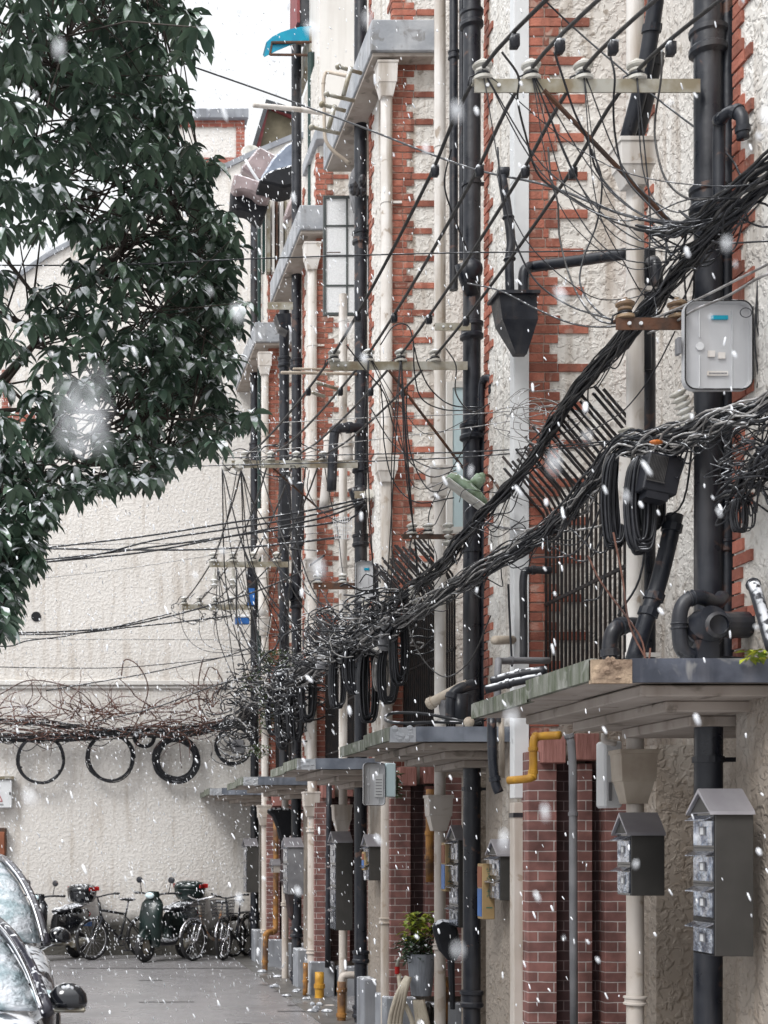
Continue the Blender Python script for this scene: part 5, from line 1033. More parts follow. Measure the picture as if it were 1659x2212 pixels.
for (u, v, Y, w_, h_, lab) in ((617,1090,17.8,26,150,'black plastic wrapped cable box beside the far pipes, left'),(648,1110,17.4,20,140,'black snow streaked bag beside the far pipes, right')):
    mb = MB(); a = [(u-w_*.35,v-h_/2),(u+w_*.4,v-h_/2),(u+w_*.5,v),(u+w_*.45,v+h_/2),(u-w_*.45,v+h_/2),(u-w_*.5,v+h_*.2)]; mb.prism([P(*q, Y) for q in a], (0,.2,0)); tag(mb.build('wrapped_box', m_cloth, bevel=.02), lab, 'wrapped box')
mb = MB(); Y = 18.9; a = [(604,1258),(632,1258),(632,1290),(622,1300),(606,1285)]; mb.prism([P(*q, Y) for q in a], (0,.2,0)); tag(mb.build('gutter_box', m_black), 'small black gutter box on the far pipes', 'gutter box')
mb = MB(); a = [(596,678),(628,676),(629,700),(622,715),(606,705)]; mb.prism([P(*q, 19.4) for q in a], (0,.25,0)); tag(mb.build('gutter_box', m_black), 'black gutter box under the middle grey slab', 'gutter box')
# wire basket by the middle pipe
t = thing('wire_basket', 'white wire basket hanging left of the middle black pipe', 'basket', P(742,1160,14.9)); mb = MB(); Y = 14.9
for i in range(9): mb.tube([P(720+i*5,1115,Y),P(724+i*4.2,1165,Y)], .0035, 4)
for j in range(6): mb.tube([P(721+j*.8,1118+j*9,Y),P(760-j*.6,1118+j*9,Y)], .0035, 4)
mb.build('mesh', m_white2, t)

# ------------------------------------------------------------------ roofline things
t = thing('door_awning', 'curved blue plastic awning on a bracket against the sky', 'awning', P(680,115,18.3)); Y = 18.6
arc = [(577,94),(590,82),(607,73),(628,66),(648,61.5),(680,59)]; arc2 = [(570,121),(600,108),(640,92),(678,90)]
mb = MB(); top = [P(u, v, Y) for u, v in arc]; n = len(top); d = Vector((0,.3,0)); base = 0
for q in top: mb.v += [q, q+d]
for i in range(n-1): mb.face(2*i, 2*i+1, 2*i+3, 2*i+2)
ob = mb.build('sheet', m_cyan, t); sm = ob.modifiers.new('s','SOLIDIFY'); sm.thickness = .02
mb = MB(); mb.prism([P(u,v,Y-.004) for u,v in [(570,123),(577,94),(590,82),(607,73),(628,66),(648,61.5),(680,59),(681,89),(660,90),(629,96),(600,108)]], (0,.012,0)); mb.build('end_sheet', m_cyan, t)
mb = MB(); mb.tube([P(583,118,Y),P(668,119,Y)], .018, 6); mb.tube([P(583,118,Y),P(588,90,Y)], .016, 6); mb.tube([P(588,92,Y-.02),P(680,91,Y-.02)], .02, 6); mb.build('bracket', m_rust, t)
MB().box(xx(668,Y), xx(681,Y), Y-.03, Y+1, zz(122,Y), zz(62,Y)).build('wall_plate', m_galv, t)
mb = MB(); c = P(651,112,19.05); mb.lathe([(.07,0),(.075,.03),(.05,.07),(.01,.09)], Matrix.Translation((XP, 19.05, 12.35)), 10); tag(mb.build('vent_cowl', m_galv, None, smooth=True), 'small wire cowl on top of the free standing roof pipe', 'cowl')
# dormer beyond
t = thing('roof_dormer', 'small dormer with red painted frame and snowy tiles beyond the end wall', 'dormer', P(595,420,26)); Y = 25.6
mb = MB(); mb.prism([P(u,v,Y) for u,v in [(548,345),(582,228),(645,242),(645,420),(548,420)]], (0,1.5,0)); mb.build('body', m_olive, t)
mb = MB()
for a, b in (((545,345),(577,226)),((577,232),(645,250))): mb.prism([P(a[0],a[1],Y-.06), P(b[0],b[1],Y-.06), P(b[0]+3,b[1]+12,Y-.06), P(a[0]+10,a[1]+4,Y-.06)], (0,.05,0))
mb.build('red_frame', m_redpaint, t)
mb = MB(); mb.prism([P(u,v,Y-.15) for u,v in [(538,338),(575,214),(645,236),(645,246),(580,228),(545,344)]], (0,1.8,0)); mb.build('roof', m_tile, t)
MB().box(xx(570,Y), xx(760,Y), Y+1.6, Y+3, 6, 12.8).build('rear_wall', m_plain, t)
t = thing('satellite_dish', 'pale round dish with an orange mark on the end wall coping', 'satellite dish', P(545,345,24.4)); mb = MB(); mb.lathe([(.005,0),(.08,.012),(.14,.04),(.165,.06),(.16,.064),(.13,.046),(.005,.01)], Matrix.Translation(P(541,335,24.4)) @ Matrix.Rotation(R(70),4,'X'), 20); mb.build('dish', m_porc, t, smooth=True)
mb = MB(); mb.ball(P(540,337,24.28), (.07,.02,.05)); mb.build('mark', m_orange, t)
# plastic sheet, bag and black cloth hung high
def drape(label, name, outline, Y, m, d=.25, cat='plastic sheet'):
    mb = MB(); mb.prism([P(u, v, Y) for u, v in outline], (0, d, 0)); o = mb.build(name, m, bevel=.03); return tag(o, label, cat)
drape('pinkish plastic sheet folded over a rail high on the far house', 'plastic_sheet', [(520,362),(535,345),(560,315),(600,335),(588,395),(556,388)], 21.0, m_plastic, .5)
drape('lower pinkish sheet hanging over the black cloth', 'plastic_sheet', [(502,392),(508,372),(556,388),(588,398),(583,432),(560,430),(545,415),(525,410),(508,412)], 20.6, m_plastic, .3)
drape('black cloth hanging under the pinkish sheet high on the far house', 'hanging_cloth', [(499,445),(502,396),(530,405),(585,425),(572,470),(560,478),(535,455),(512,452)], 20.8, m_cloth, .3, 'cloth')
drape('snowy blue grey plastic bundle tied beside the roof pipe', 'plastic_bundle', [(562,385),(590,340),(620,310),(641,300),(641,390),(610,402),(590,395)], 20.3, m_bluebag, .5, 'bundle')
drape('black lower half of the tied plastic bundle', 'plastic_bundle', [(558,392),(575,372),(600,362),(640,352),(641,398),(612,405),(590,398)], 20.2, m_cloth, .5, 'bundle')
pipeobj('drying_pole', 'white rod laid over the pinkish plastic sheet', [P(530,345,20.9),P(556,388,20.9),P(575,400,20.9)], .02, m_white2, 'pole', n=2)
t = thing('shutter', 'weathered grey wooden shutters and posts below the hanging cloth', 'shutter', P(585,560,21.8))
for i, (u, w_, mm) in enumerate(((566,6,m_dkgreen),(576,7,m_galv),(587,5,m_plain),(595,4,m_rust),(603,8,m_plain),(614,4,m_galv))): MB().box(xx(u,21.8), xx(u+w_,21.8), 21.75, 21.85+.03*i, zz(590,21.8), zz(440-i*3,21.8)).build('post', mm, t)
drape('grey cushion shaped bag hanging from the roof pipe', 'hanging_bag', [(612,470),(622,440),(636,415),(640,440),(632,468),(622,476)], 19.3, m_plastic, .15, 'bag')
drape('grey air hose cover behind the middle black pipe', 'vent_cover', [(757,390),(762,365),(772,350),(790,345),(790,450),(770,455),(762,430)], 15.3, m_grey, .15, 'vent cover')
t = thing('satellite_bracket', 'dark knot of iron fittings on the middle black pipe', 'fitting', P(775,460,14.9)); mb = MB()
for i in range(10): mb.ball(P(775+rnd(-14,12), 400+rnd(-14,20), 14.9), (rnd(.02,.05),.05,rnd(.02,.06)), 7, 5)
mb.build('iron_lumps', m_black, t)

# ------------------------------------------------------------------ parked cars
m_pillar = mat('black_pillar', (.014,.014,.022), (.03,.028,.04), 10, .3, snow=.15, snow_lo=.5, snow_hi=.95, snow_scale=30, coat=.4)
def car(label, x, y, paint, wc, hz=1.66, snowg=m_snowcar, yaw=0):
    # faces the camera (front towards -Y); x: centre, y: front bumper
    t = thing('parked_car', label, 'car', (x, y+2.2, 0), 'snow covered cars parked nose to tail')
    M_ = Matrix.Translation((x, y, 0)) @ Matrix.Translation((.9,1.4,0)) @ Matrix.Rotation(R(yaw),4,'Z') @ Matrix.Translation((-.9,-1.4,0))
    st = [  # y, half width, z bottom, z shoulder, z top
        (0.0,.70,.38,.62,.70),(.10,.80,.28,.70,.84),(.45,.87,.24,.86,.97),(1.05,.90,.22,.97,1.06),(1.45,.91,.22,1.02,1.10),(2.6,.92,.22,1.04,1.10),(3.8,.91,.24,1.05,1.10),(4.3,.87,.28,1.04,1.09),(4.5,.80,.36,.95,1.02)]
    mb = MB(); N = 12
    for (yy, w, zb, zs, zt) in st:
        ring = [(-w*.9,zb),(-w,zb+.12),(-w,zs-.1),(-w*.96,zs),(-w*.80,zt-.02),(-w*.4,zt+.015),(w*.4,zt+.015),(w*.80,zt-.02),(w*.96,zs),(w,zs-.1),(w,zb+.12),(w*.9,zb)]
        mb.v += [M_ @ Vector((a, yy, b)) for a, b in ring]
    for i in range(len(st)-1):
        for j in range(N): j2 = (j+1) % N; mb.face(i*N+j, i*N+j2, (i+1)*N+j2, (i+1)*N+j)
    mb.face(*range(N)); mb.face(*[(len(st)-1)*N+j for j in reversed(range(N))])
    ob = mb.build('body', paint, t, smooth=True); ob.modifiers.new('s','SUBSURF').levels = 1; ob.modifiers['s'].render_levels = 2
    # greenhouse
    H = hz; D = H-1.06; g = [(1.28,.78,1.07),(1.50,.74,1.06+.36*D),(1.85,.66,1.06+.68*D),(2.25,.57,H-.07),(2.8,.54,H),(3.6,.53,H-.03),(4.1,.55,H-.14),(4.35,.70,1.09)]
    def ringg(yy, w, z): return [(-w-.12*(H-z)/.5,1.05),(-w,z-.10),(-w*.86,z-.02),(-w*.4,z),(w*.4,z),(w*.86,z-.02),(w,z-.10),(w+.12*(H-z)/.5,1.05)]
    rings = [[M_ @ Vector((a, yy, b)) for a, b in ringg(yy, w, z)] for yy, w, z in g]
    mb = MB(); n = 8
    for r_ in rings: mb.v += r_
    for i in range(len(g)-1):
        for j in range(n-1): mb.face(i*n+j, i*n+j+1, (i+1)*n+j+1, (i+1)*n+j)
    ob = mb.build('roof', paint, t, smooth=True)
    # windscreen sheet
    mb = MB(); b0 = [(1.22,.83,1.09),(1.48,.78,1.08+.37*D),(1.82,.70,1.075+.69*D),(2.2,.60,H-.045)]
    for yy, w, z in b0:
        for q in range(9): a = -1+q/4; mb.v.append(M_ @ Vector((a*w, yy-.05+.16*abs(a)**2.2*.6, z+.012-.03*abs(a)**2)))
    for i in range(3):
        for j in range(8): mb.face(i*9+j, i*9+j+1, (i+1)*9+j+1, (i+1)*9+j)
    ob = mb.build('windscreen', snowg, t, smooth=True); q = ob.modifiers.new('s','SOLIDIFY'); q.thickness = .02
    for sx in (-1, 1):
        mb = MB(); mb.tube(catmull([M_ @ Vector(p) for p in ((sx*.87,1.18,1.06),(sx*.82,1.45,1.06+.37*D),(sx*.74,1.8,1.06+.69*D),(sx*.63,2.2,H-.05),(sx*.57,2.8,H-.02),(sx*.56,3.6,H-.05))],4), .036, 8); pl_ = mb.build('pillar', m_pillar, t, smooth=True)
        mb = MB(); mb.tube(catmull([M_ @ Vector(p) for p in ((sx*.835,1.15,1.09),(sx*.785,1.43,1.08+.38*D),(sx*.705,1.78,1.08+.70*D),(sx*.60,2.2,H-.02))],4), .010, 6); mb.build('trim', m_chrome, pl_, smooth=True)
        mb = MB(); mb.prism([M_ @ Vector(p) for p in ((sx*.89,1.55,1.06),(sx*.89,3.9,1.08),(sx*.62,3.6,H-.16),(sx*.66,2.2,H-.17))], (sx*.01,0,0)); mb.build('side_glass', m_glossblack, t)
        # mirror
        c = M_ @ Vector((sx*.995, 1.38, 1.10)); mb = MB(); k = len(mb.v)
        mb.lathe([(.09,-.035),(.095,-.01),(.088,.03),(.06,.065),(.03,.082),(.003,.086)], Matrix.Translation(c) @ Matrix.Diagonal((1.05,.8,1,1)), 18); mr = mb.build('wing_mirror', wc, t, smooth=True)
        MB().box(c.x-.12, c.x+.09, c.y-.05, c.y+.05, c.z-.062, c.z-.037).build('mirror_base', m_galv, mr, bevel=.01)
        MB().tube([c+Vector((-sx*.08,.0,-.05)), M_ @ Vector((sx*.86,1.42,1.03))], .03, 8).build('mirror_stalk', wc, mr, smooth=True)
        mb = MB(); mb.ball(M_ @ Vector((sx*.66,.13,.74)), (.17,.09,.07), 14, 8); mb.build('headlight', m_glass, t, smooth=True)
        for wy in (.85, 3.55):
            mb = MB(); mb.lathe([(.2,-.11),(.31,-.11),(.335,-.08),(.335,.08),(.31,.11),(.2,.11)], Matrix.Translation(M_ @ Vector((sx*.80,wy,.335))) @ Matrix.Rotation(R(90),4,'Y'), 24); wh = mb.build('wheel', m_rubber, t, smooth=False)
            mb = MB(); mb.lathe([(.01,0),(.2,.02),(.21,.05),(.2,.06)], Matrix.Translation(M_ @ Vector((sx*.88,wy,.335))) @ Matrix.Rotation(R(90*sx),4,'Y'), 18); mb.build('rim', m_chrome, wh)
    mb = MB(); mb.tube(catmull([M_ @ Vector((a, 1.02+.0, 1.10)) for a in (-.55,-.2,.1,.5)],3), .008, 5); mb.tube([M_ @ Vector((.5,1.06,1.115)), M_ @ Vector((-.1,1.16,1.15))], .008, 5); mb.build('wiper', m_black, t)
    MB().box(x-.42, x+.42, y-.02, y+.05, .45, .62).build('grille', m_glossblack, t)
    MB().box(x-.22, x+.22, y-.03, y-.021, .36, .44).build('number_plate', m_blue, t)
    return t
car('dark car with snow covered windscreen and black mirror at the lower left corner', -.93, 5.9, m_carpaint, m_glossblack, 1.54, yaw=6)
car('second snow covered car parked behind the dark one', -.96, 10.6, m_carpaint, m_glossblack, 1.77, yaw=7)

# ------------------------------------------------------------------ two-wheelers
m_scoot = mat('black_green_paint', (.008,.020,.018), (.006,.012,.012), 6, .3, snow=.12)
def wheel(mb_t, mb_r, c, r, tr, M_, spokes=0):
    mb_t.torus(c, (0,1,0), r-tr*1.25, tr*1.25, 32, 8, m=M_)
    mb_r.torus(c, (0,1,0), r-2*tr-.008, .009, 28, 5, m=M_); mb_r.tube([Vector(c)+Vector((0,-.04,0)), Vector(c)+Vector((0,.04,0))], .02, 8, m=M_)
    for i in range(spokes): a = 2*math.pi*i/spokes; mb_r.tube([Vector(c)+Vector((0,(-1)**i*.02,0)), Vector(c)+Vector((math.cos(a+.15)*(r-2*tr), 0, math.sin(a+.15)*(r-2*tr)))], .0022, 3, False, m=M_)
def bicycle(label, u, Y, ang, mf, flip=1, sc=1.0, basket=False, mtire=m_rubber, curved=False, mbar=m_black, lean=0):
    o = Vector((xx(u, Y), Y, 0)); t = thing('bicycle', label, 'bicycle', o, 'bicycles against the end wall')
    M_ = Matrix.Translation(o) @ Matrix.Rotation(R(ang),4,'Z') @ Matrix.Rotation(R(lean),4,'X') @ Matrix.Diagonal((flip*sc, 1, sc, 1)); r = .335
    F_, B_ = (-.52,0,r), (.52,0,r)
    for c, nm in ((F_,'f'),(B_,'b')):
        a, b = MB(), MB(); wheel(a, b, c, r, .024, M_, 20); w_ = a.build('wheel', mtire, t, smooth=True); b.build('spokes', m_chrome, w_, smooth=True)
    mb = MB()
    if curved: mb.tube([M_ @ p for p in catmull([(-.36,0,.86),(-.30,0,.60),(-.12,0,.38),(.08,0,.30),(.12,0,.32)],4)], .022, 8)
    else: mb.tube([(-.36,0,.78),(.16,0,.70)], .022, 8, m=M_); mb.tube([(-.36,0,.68),(.05,0,.30)], .024, 8, m=M_)
    mb.tube([(.05,0,.29),(.20,0,.80)], .018, 8, m=M_)
    for s in (-.05,.05): mb.tube([(.17,0,.66),(B_[0],s,B_[2])], .010, 6, m=M_); mb.tube([(.05,0,.30),(B_[0],s,B_[2])], .011, 6, m=M_)
    mb.tube([(-.33,0,.62),(-.38,0,.90)], .022, 8, m=M_)
    mb.build('frame', mf, t, smooth=True)
    mb = MB()
    for s in (-.055,.055): mb.tube([(-.35,s,.68),(F_[0],s,F_[2])], .016, 8, m=M_)
    mb.build('fork', m_black if not curved else m_chrome, t, smooth=True)
    mb = MB(); mb.tube([(-.38,0,.88),(-.42,0,1.0)], .014, 6, m=M_)
    mb.tube([M_ @ p for p in catmull([(-.28,-.30,1.04),(-.36,-.22,1.03),(-.42,-.05,.99),(-.42,.05,.99),(-.36,.22,1.03),(-.28,.30,1.04)],4)], .012, 6); mb.build('handlebar', mbar, t, smooth=True)
    mb = MB(); mb.tube([(-.31,-.28,1.045),(-.22,-.31,1.04)], .018, 8, m=M_); mb.tube([(-.31,.28,1.045),(-.22,.31,1.04)], .018, 8, m=M_); mb.build('grip', m_rubber, t, smooth=True)
    mb = MB(); mb.ball((.25,0,.93), (.13,.06,.028), 12, 8, m=M_); mb.ball((.13,0,.935), (.09,.03,.022), 10, 6, m=M_); mb.build('saddle', m_blacksnow, t, smooth=True)
    mb = MB(); mb.tube([(.20,0,.80),(.23,0,.92)], .014, 8, m=M_); mb.build('seat_post', m_chrome, t, smooth=True)
    mb = MB(); mb.torus((.05,-.05,.29), (0,1,0), .085, .008, 20, 5, m=M_); mb.tube([(.05,-.06,.29),(.12,-.07,.14)], .010, 6, m=M_); mb.tube([(.05,.06,.29),(-.02,.07,.44)], .010, 6, m=M_); mb.box(.07,.17,-.13,-.07,.12,.145,M_); mb.box(-.07,.03,.07,.13,.43,.455,M_); mb.build('crank', m_black, t)
    if basket:
        mb = MB()
        for i in range(11):
            for z0_, z1_ in ((.70,.96),):
                f = i/10; mb.tube([(-.66+.24*f,-.13,z0_),(-.70+.28*f,-.16,z1_)], .003, 4, m=M_); mb.tube([(-.66+.24*f,.13,z0_),(-.70+.28*f,.16,z1_)], .003, 4, m=M_)
        for j in range(6): z = .70+.26*j/5; e = .04*j/5; mb.tube([M_ @ Vector(p) for p in ((-.66-e,-.13-e*.7,z),(-.42,-.13-e*.7,z),(-.42,.13+e*.7,z),(-.66-e,.13+e*.7,z),(-.66-e,-.13-e*.7,z))], .004, 4)
        mb.build('basket', m_black, t)
        mb = MB()
        for c in (F_, B_):
            mb.tube([M_ @ Vector((c[0]+math.cos(R(a))*(r+.02), 0, c[2]+math.sin(R(a))*(r+.02))) for a in range(10,171,16)], .02, 6)
        mb.build('mudguard', m_chrome, t, smooth=True)
        mb = MB(); mb.box(.34,.72,-.07,.07,.72,.735,M_); mb.tube([(.7,0,.72),(B_[0],0,B_[2])], .008, 5, m=M_); mb.build('rear_rack', m_black, t)
    return t
bicycle('black mountain bicycle standing between the two scooters', 254, 23.3, 38, m_glossblack, 1, 1.02)
bicycle('bicycle with orange curved frame and silver fork beside the green scooter', 462, 23.2, 45, mat('worn_orange_frame',(.30,.14,.06),(.30,.28,.24),9,.4), 1, .98, True, curved=True, mbar=m_chrome)
bicycle('farthest right bicycle with a basket, by the corner pipe', 508, 23.4, 62, m_black, 1, 1.0, True, curved=True)
def scooter(label, u, Y, ang, paint, caseM, flip=1, sc=1.0, fine=True):
    o = Vector((xx(u, Y), Y, 0)); t = thing('motor_scooter', label, 'scooter', o, 'scooters against the end wall')
    M_ = Matrix.Translation(o) @ Matrix.Rotation(R(ang),4,'Z') @ Matrix.Diagonal((flip*sc, sc, sc, 1)); TC = 1.22
    for c in ((-.60,0,.23),(.56,0,.23)):
        a, b = MB(), MB(); wheel(a, b, c, .235, .05, M_, 0); w_ = a.build('wheel', m_rubber, t, smooth=True); b.lathe([(.01,-.03),(.14,-.02),(.14,.02),(.01,.03)], M_ @ Matrix.Translation(c) @ Matrix.Rotation(R(90),4,'X'), 16); b.build('rim', m_galv, w_)
    def loft(name, secs, m, ex=0):
        mb = MB(); N = 12
        for (x, z, hw, hh) in secs:
            for j in range(N): a = 2*math.pi*j/N; mb.v.append(M_ @ Vector((x, math.cos(a)*hw, z+math.sin(a)*hh)))
        for i in range(len(secs)-1):
            for j in range(N): j2 = (j+1) % N; mb.face(i*N+j, i*N+j2, (i+1)*N+j2, (i+1)*N+j)
        mb.face(*range(N)); mb.face(*[(len(secs)-1)*N+j for j in reversed(range(N))]); return mb.build(name, m, t, smooth=True)
    def vloft(name, secs, m):
        mb = MB(); N = 12
        for (z, x, hx, hw) in secs:
            for j in range(N): a = 2*math.pi*j/N; mb.v.append(M_ @ Vector((x+math.cos(a)*hx, math.sin(a)*hw, z)))
        for i in range(len(secs)-1):
            for j in range(N): j2 = (j+1) % N; mb.face(i*N+j, i*N+j2, (i+1)*N+j2, (i+1)*N+j)
        mb.face(*range(N)); mb.face(*[(len(secs)-1)*N+j for j in reversed(range(N))]); return mb.build(name, m, t, smooth=True)
    vloft('front_shield', [(.22,-.40,.08,.13),(.40,-.44,.12,.19),(.70,-.42,.12,.20),(.88,-.38,.09,.19),(.96,-.36,.05,.12)], paint)
    vloft('front_fender', [(.34,-.60,.20,.08),(.42,-.59,.17,.08),(.50,-.55,.08,.06)], paint)
    loft('floor', [(-.44,.30,.12,.05),(-.2,.27,.14,.05),(.1,.27,.14,.06),(.2,.33,.12,.08)], m_blacksnow)
    loft('rear_body', [(.04,.50,.10,.24),(.2,.54,.18,.24),(.45,.58,.20,.21),(.68,.66,.16,.14),(.84,.72,.06,.06)], paint)
    loft('seat', [(.02,.76,.06,.03),(.1,.78,.12,.05),(.35,.80,.14,.05),(.6,.84,.12,.05),(.72,.85,.05,.03)], m_blacksnow)
    mb = MB(); mb.tube([(-.40,0,.9),(-.36,0,1.0)], .03, 8, m=M_); mb.tube([M_ @ Vector(p) for p in ((-.24,-.33,1.03),(-.33,-.2,1.03),(-.36,0,1.0),(-.33,.2,1.03),(-.24,.33,1.03))], .016, 8); mb.build('handlebar', m_black, t, smooth=True)
    vloft('headset', [(.93,-.38,.06,.10),(1.0,-.38,.09,.12),(1.06,-.35,.05,.09)], paint)
    mb = MB(); mb.ball((-.46,0,1.0), (.04,.08,.05), 12, 8, m=M_); mb.build('headlight', m_glass, t, smooth=True)
    for s in (-1, 1):
        mb = MB(); mb.tube([(-.31,s*.24,1.03),(-.30,s*.27,1.18)], .007, 5, m=M_); mi = mb.build('mirror', m_black, t, smooth=True); mb = MB(); mb.ball((-.30,s*.285,1.23), (.018,.06,.05), 12, 8, m=M_); mb.build('mirror_head', m_black, mi, smooth=True)
        mb = MB(); mb.tube([(-.24,s*.33,1.03),(-.22,s*.42,1.03)], .02, 8, m=M_); mb.build('grip', m_rubber, t, smooth=True)
    mb = MB(); mb.ball((.82,0,.70), (.05,.10,.055), 12, 8, m=M_); mb.build('tail_light', m_red, t, smooth=True)
    mb = MB(); mb.tube([M_ @ Vector(p) for p in ((.45,-.16,.84),(.7,-.16,.87),(.8,-.1,.88),(.8,.1,.88),(.7,.16,.87),(.45,.16,.84))], .012, 6); mb.build('grab_rail', m_chrome, t, smooth=True)
    # top case
    mb = MB(); mb.lathe([(.15,.90),(.19,.96),(.205,1.06),(.20,1.075)], M_ @ Matrix.Translation((.72,0,0)) @ Matrix.Diagonal((1.1,1.25,1,1)), 16); tcs = mb.build('top_case', caseM, t, smooth=False)
    mb = MB(); mb.lathe([(.21,1.076),(.205,1.12),(.17,1.17),(.10,1.195),(.01,1.20)], M_ @ Matrix.Translation((.72,0,0)) @ Matrix.Diagonal((1.1,1.25,1,1)), 16); mb.build('lid', caseM, tcs, smooth=True)
    mb = MB(); 
    for a0 in range(-90, 91, 20): a = R(a0); mb.box(.72+math.cos(a)*.21, .72+math.cos(a)*.235, math.sin(a)*.255-.048, math.sin(a)*.255+.048, 1.085, 1.15, M_)
    for s in (-1,): mb.box(.60,.84,s*.262,s*.24,1.085,1.14,M_)
    mb.build('reflector', m_red, tcs, bevel=.004)
    mb = MB(); mb.lathe([(.05,-.16),(.06,-.14),(.06,.12),(.04,.16)], M_ @ Matrix.Translation((.42,-.16,.26)) @ Matrix.Rotation(R(80),4,'Y'), 12); mb.build('exhaust', m_galv, t, smooth=False)
    MB().box(.20,.50,-.10,.10,.22,.42,M_).build('engine', m_galv, t, bevel=.02)
    MB().box(.84,.85,-.10,.10,.50,.62,M_).build('number_plate', m_blue, t)
    return t
scooter('black scooter with a red reflector top case half hidden by the parked cars', 116, 23.1, 50, m_glossblack, m_glossblack, 1, 1.0)
scooter('dark green scooter with top case and blue number plate by the bicycles', 358, 23.1, 54, m_scoot, m_scoot, 1, 1.04)
mb = MB()
# rubbish and kerb stones at the wall foot
for i in range(14):
    u = rnd(560, 720); Y = 3125*3.05/(u-118); mb.ball((2.95+rnd(-.15,.15), Y, .02), (rnd(.03,.08), rnd(.03,.08), rnd(.015,.035)), 6, 4)
tag(mb.build('rubble', m_conc), kind='stuff')

# ------------------------------------------------------------------ tree
edge = [(-200,380),(-40,385),(30,400),(60,425),(105,425),(130,350),(180,360),(230,385),(300,370),(330,440),(350,465),(400,455),(440,450),(470,505),(560,495),(600,505),(650,518),(700,505),(760,505),(800,480),(830,470),(870,510),(900,535),(925,525),(945,470),(965,440),(990,385),(1015,375),(1035,330),(1050,270),(1065,140),(1100,130),(1140,100),(1170,85),(1230,80),(1245,35),(1300,42),(1340,20),(1370,-10),(1450,-60)]
def umax(v):
    for (a, ua), (b, ub) in zip(edge, edge[1:]):
        if a <= v < b: return ua+(ub-ua)*(v-a)/(b-a)
    return -100
tr = thing('broadleaf_tree', 'dark evergreen tree with snow dusted drooping leaves filling the upper left', 'tree', (-2.0, 9.3, 0))
mb = MB(); wood = MB()
trunk = catmull([(-2.0,9.3,-.02),(-1.98,9.3,1.2),(-1.85,9.35,2.4),(-1.6,9.4,3.8),(-1.3,9.5,5.2),(-1.0,9.5,6.6),(-.7,9.4,7.6)],4)
wood.tube(trunk, [.17*(1-.75*i/len(trunk)) for i in range(len(trunk))], 10)
limbs = []
for k in range(20):
    i = random.randint(6, len(trunk)-2); a = trunk[i]; v = rnd(-100, 1150); u = rnd(.3, .95)*max(60, umax(v)); Y = 8.6+max(0,u)/520*2.4+rnd(-.9,.9); b = P(u, v, Y)
    mid = a.lerp(b, .5)+Vector((rnd(-.35,.35), rnd(-.3,.3), rnd(.1,.55))); c = catmull([a, mid, b], 8); r0 = rnd(.014,.03); wood.tube(c, [r0*(1-.8*j/len(c))+.004 for j in range(len(c))], 7); limbs += c[4:]
def leaf(o, d, ln, w, roll):
    d = d.normalized(); s = d.cross(Vector((0,0,1))); s = s.normalized() if s.length > .01 else Vector((1,0,0)); up = s.cross(d).normalized(); s = (s*math.cos(roll)+up*math.sin(roll)).normalized(); up = s.cross(d)
    b = len(mb.v); L_ = ((.0,.0,0),(.28,.85,.025),(.60,1.0,-.04),(.86,.62,-.15),(1.0,.0,-.24))
    for f, wd, dz in L_:
        c = o+d*ln*f+Vector((0,0,dz*ln*1.3))
        if wd == 0: mb.v.append(c)
        else: mb.v += [c-s*w*wd+up*w*.35, c, c+s*w*wd+up*w*.35]
    # indices: 0 | 1 2 3 | 4 5 6 | 7 8 9 | 10
    for q in ((0,1,2),(0,2,3),(1,4,5,2),(2,5,6,3),(4,7,8,5),(5,8,9,6),(7,10,8),(8,10,9)): mb.face(*[b+i for i in q])
def rosette(c, n, ln, up=0):
    base = rnd(.2, 1)
    for i in range(n):
        a = 6.283*i/n+rnd(-.4,.4); mb.cur = min(1, max(0, base+rnd(-.25,.25))); dr = rnd(-1.1, .25)
        leaf(c+Vector((0,0,rnd(-.01,.01))), Vector((math.cos(a), math.sin(a), dr)), ln*rnd(.8,1.15), ln*.215*rnd(.75,1.2), rnd(-.4,.4))
cnt = 0
while cnt < 2100:
    v = rnd(-180, 1400); e = umax(v); u = e-abs(random.gauss(0, 1))*rnd(20, 380) if rnd(0,1) < .55 else rnd(-330, e)
    if u > e or u < -330: continue
    if v > 1040 and u > e-10 and rnd(0,1) < .3: continue
    q = mnoise.noise((u*.012, v*.012, 3.1)); 
    lim = .13 if (u < 215 and 370 < v < 740) else .30
    if q > lim: continue
    if v > 1062 and u > 130-(v-1030)*.25: continue
    Y = 8.3+max(0, u)/520*2.6+rnd(-1.0, 1.2); c = P(u, v, Y)
    if e-u < 22: c = P(u-12, v, Y)
    if cnt % 45 == 0 and v < 1000: c = P(e+rnd(0, 16), v, Y)
    rosette(c, random.randint(6, 9), rnd(.09,.145)); cnt += 1
    if rnd(0,1) < .22 or e-u < 40:
        l_ = min(random.sample(limbs, 30), key=lambda p: (p-c).length); m_ = c.lerp(l_, .5)+Vector((0,0,.06)); wood.tube([l_, m_, c], [.008,.005,.003], 4, False)
ob = mb.build('crown', m_leaf, tr, smooth=True); print('leaf faces', len(mb.f))
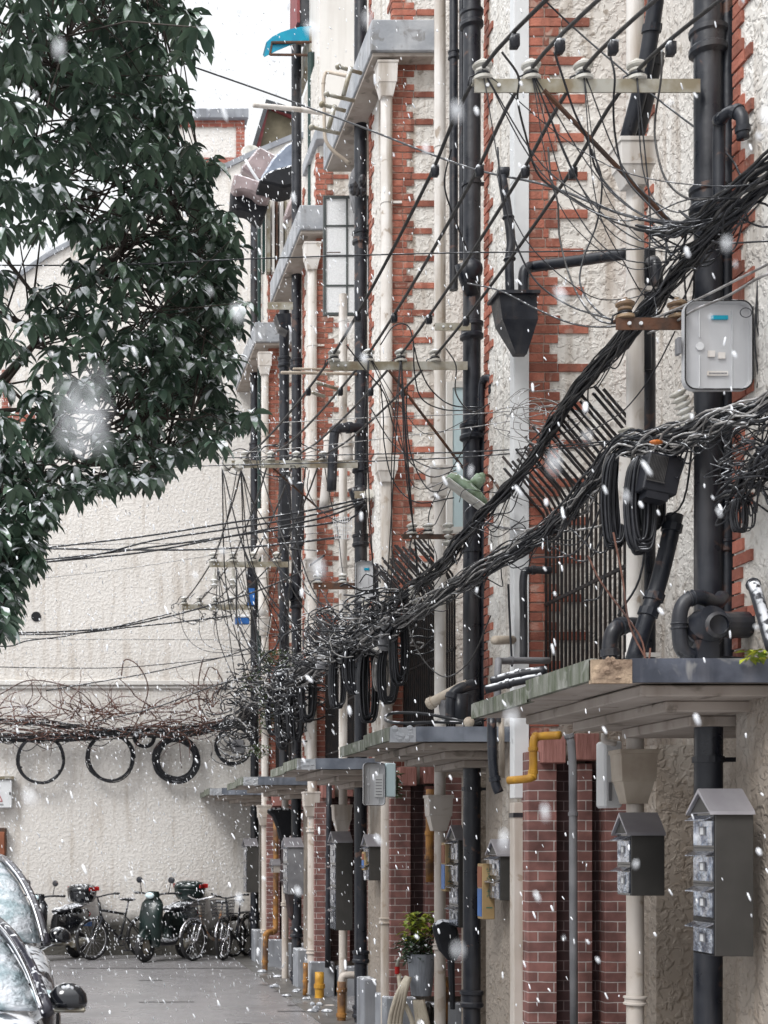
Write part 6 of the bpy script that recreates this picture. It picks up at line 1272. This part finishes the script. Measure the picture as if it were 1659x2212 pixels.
wood.build('trunk', m_bark, tr, smooth=True)

# ------------------------------------------------------------------ falling snow
mb = MB()
wind = Vector((.35, .1, -1)).normalized()
def flake(c, r, el):
    d = (wind+Vector((rnd(-.35,.35), rnd(-.3,.3), rnd(-.3,.3)))).normalized(); s = d.orthogonal().normalized(); t_ = d.cross(s); b = len(mb.v); e1, e2 = rnd(.7,1.2), rnd(.7,1.2)
    mb.v.append(c-d*r*el)
    for f, g_ in ((-.55,.8),(.55,.8)):
        for k in range(5): a = 1.2566*k; mb.v.append(c+d*r*el*f+(s*math.cos(a)*e1+t_*math.sin(a)*e2)*r*g_)
    mb.v.append(c+d*r*el)
    for k in range(5):
        k2 = (k+1) % 5; mb.face(b, b+1+k2, b+1+k); mb.face(b+1+k, b+1+k2, b+6+k2, b+6+k); mb.face(b+11, b+6+k, b+6+k2)
for i in range(12500):
    Y = 2.0+21.5*rnd(0,1)**.8; x = rnd(-1.2, 2.9); z = rnd(0, 11.5)
    if abs(x) < .2 and Y < 2.5: continue
    flake(Vector((x, Y, z)), rnd(.0022,.0048)*(1+.3*(Y > 12)), rnd(1.6, 4.2))
for (u, v, Y, r) in ((1030,1275,3,.006),(755,1535,3,.010),(1640,1840,2.5,.007),(1265,880,2.8,.011),(1180,1085,3,.008),(1485,545,2.5,.010),(1030,240,2.6,.008),(652,1280,3,.009),(1385,1090,3,.008),(1495,900,3,.006),(1540,1075,3,.005)):
    flake(P(u,v,Y), r*.55, 1.9)
for i in range(100):
    Y = rnd(.7, 2.0); flake(Vector((rnd(-.1,1.0)*Y, Y, 1.9+rnd(-.12,.6)*Y)), rnd(.0015,.0028), rnd(1.5, 3))
for du, dv, r in ((0,0,.0016),(-20,34,.0020),(22,-40,.0014),(14,50,.0021),(-24,84,.0019),(30,20,.0014),(-28,-16,.0012),(24,90,.0017)): flake(P(180+du*1.2, 860+dv, .42), r, 1.6)
tag(mb.build('falling_snow', m_snow, None, True, recenter=False), 'snowflakes falling through the alley', kind='stuff')
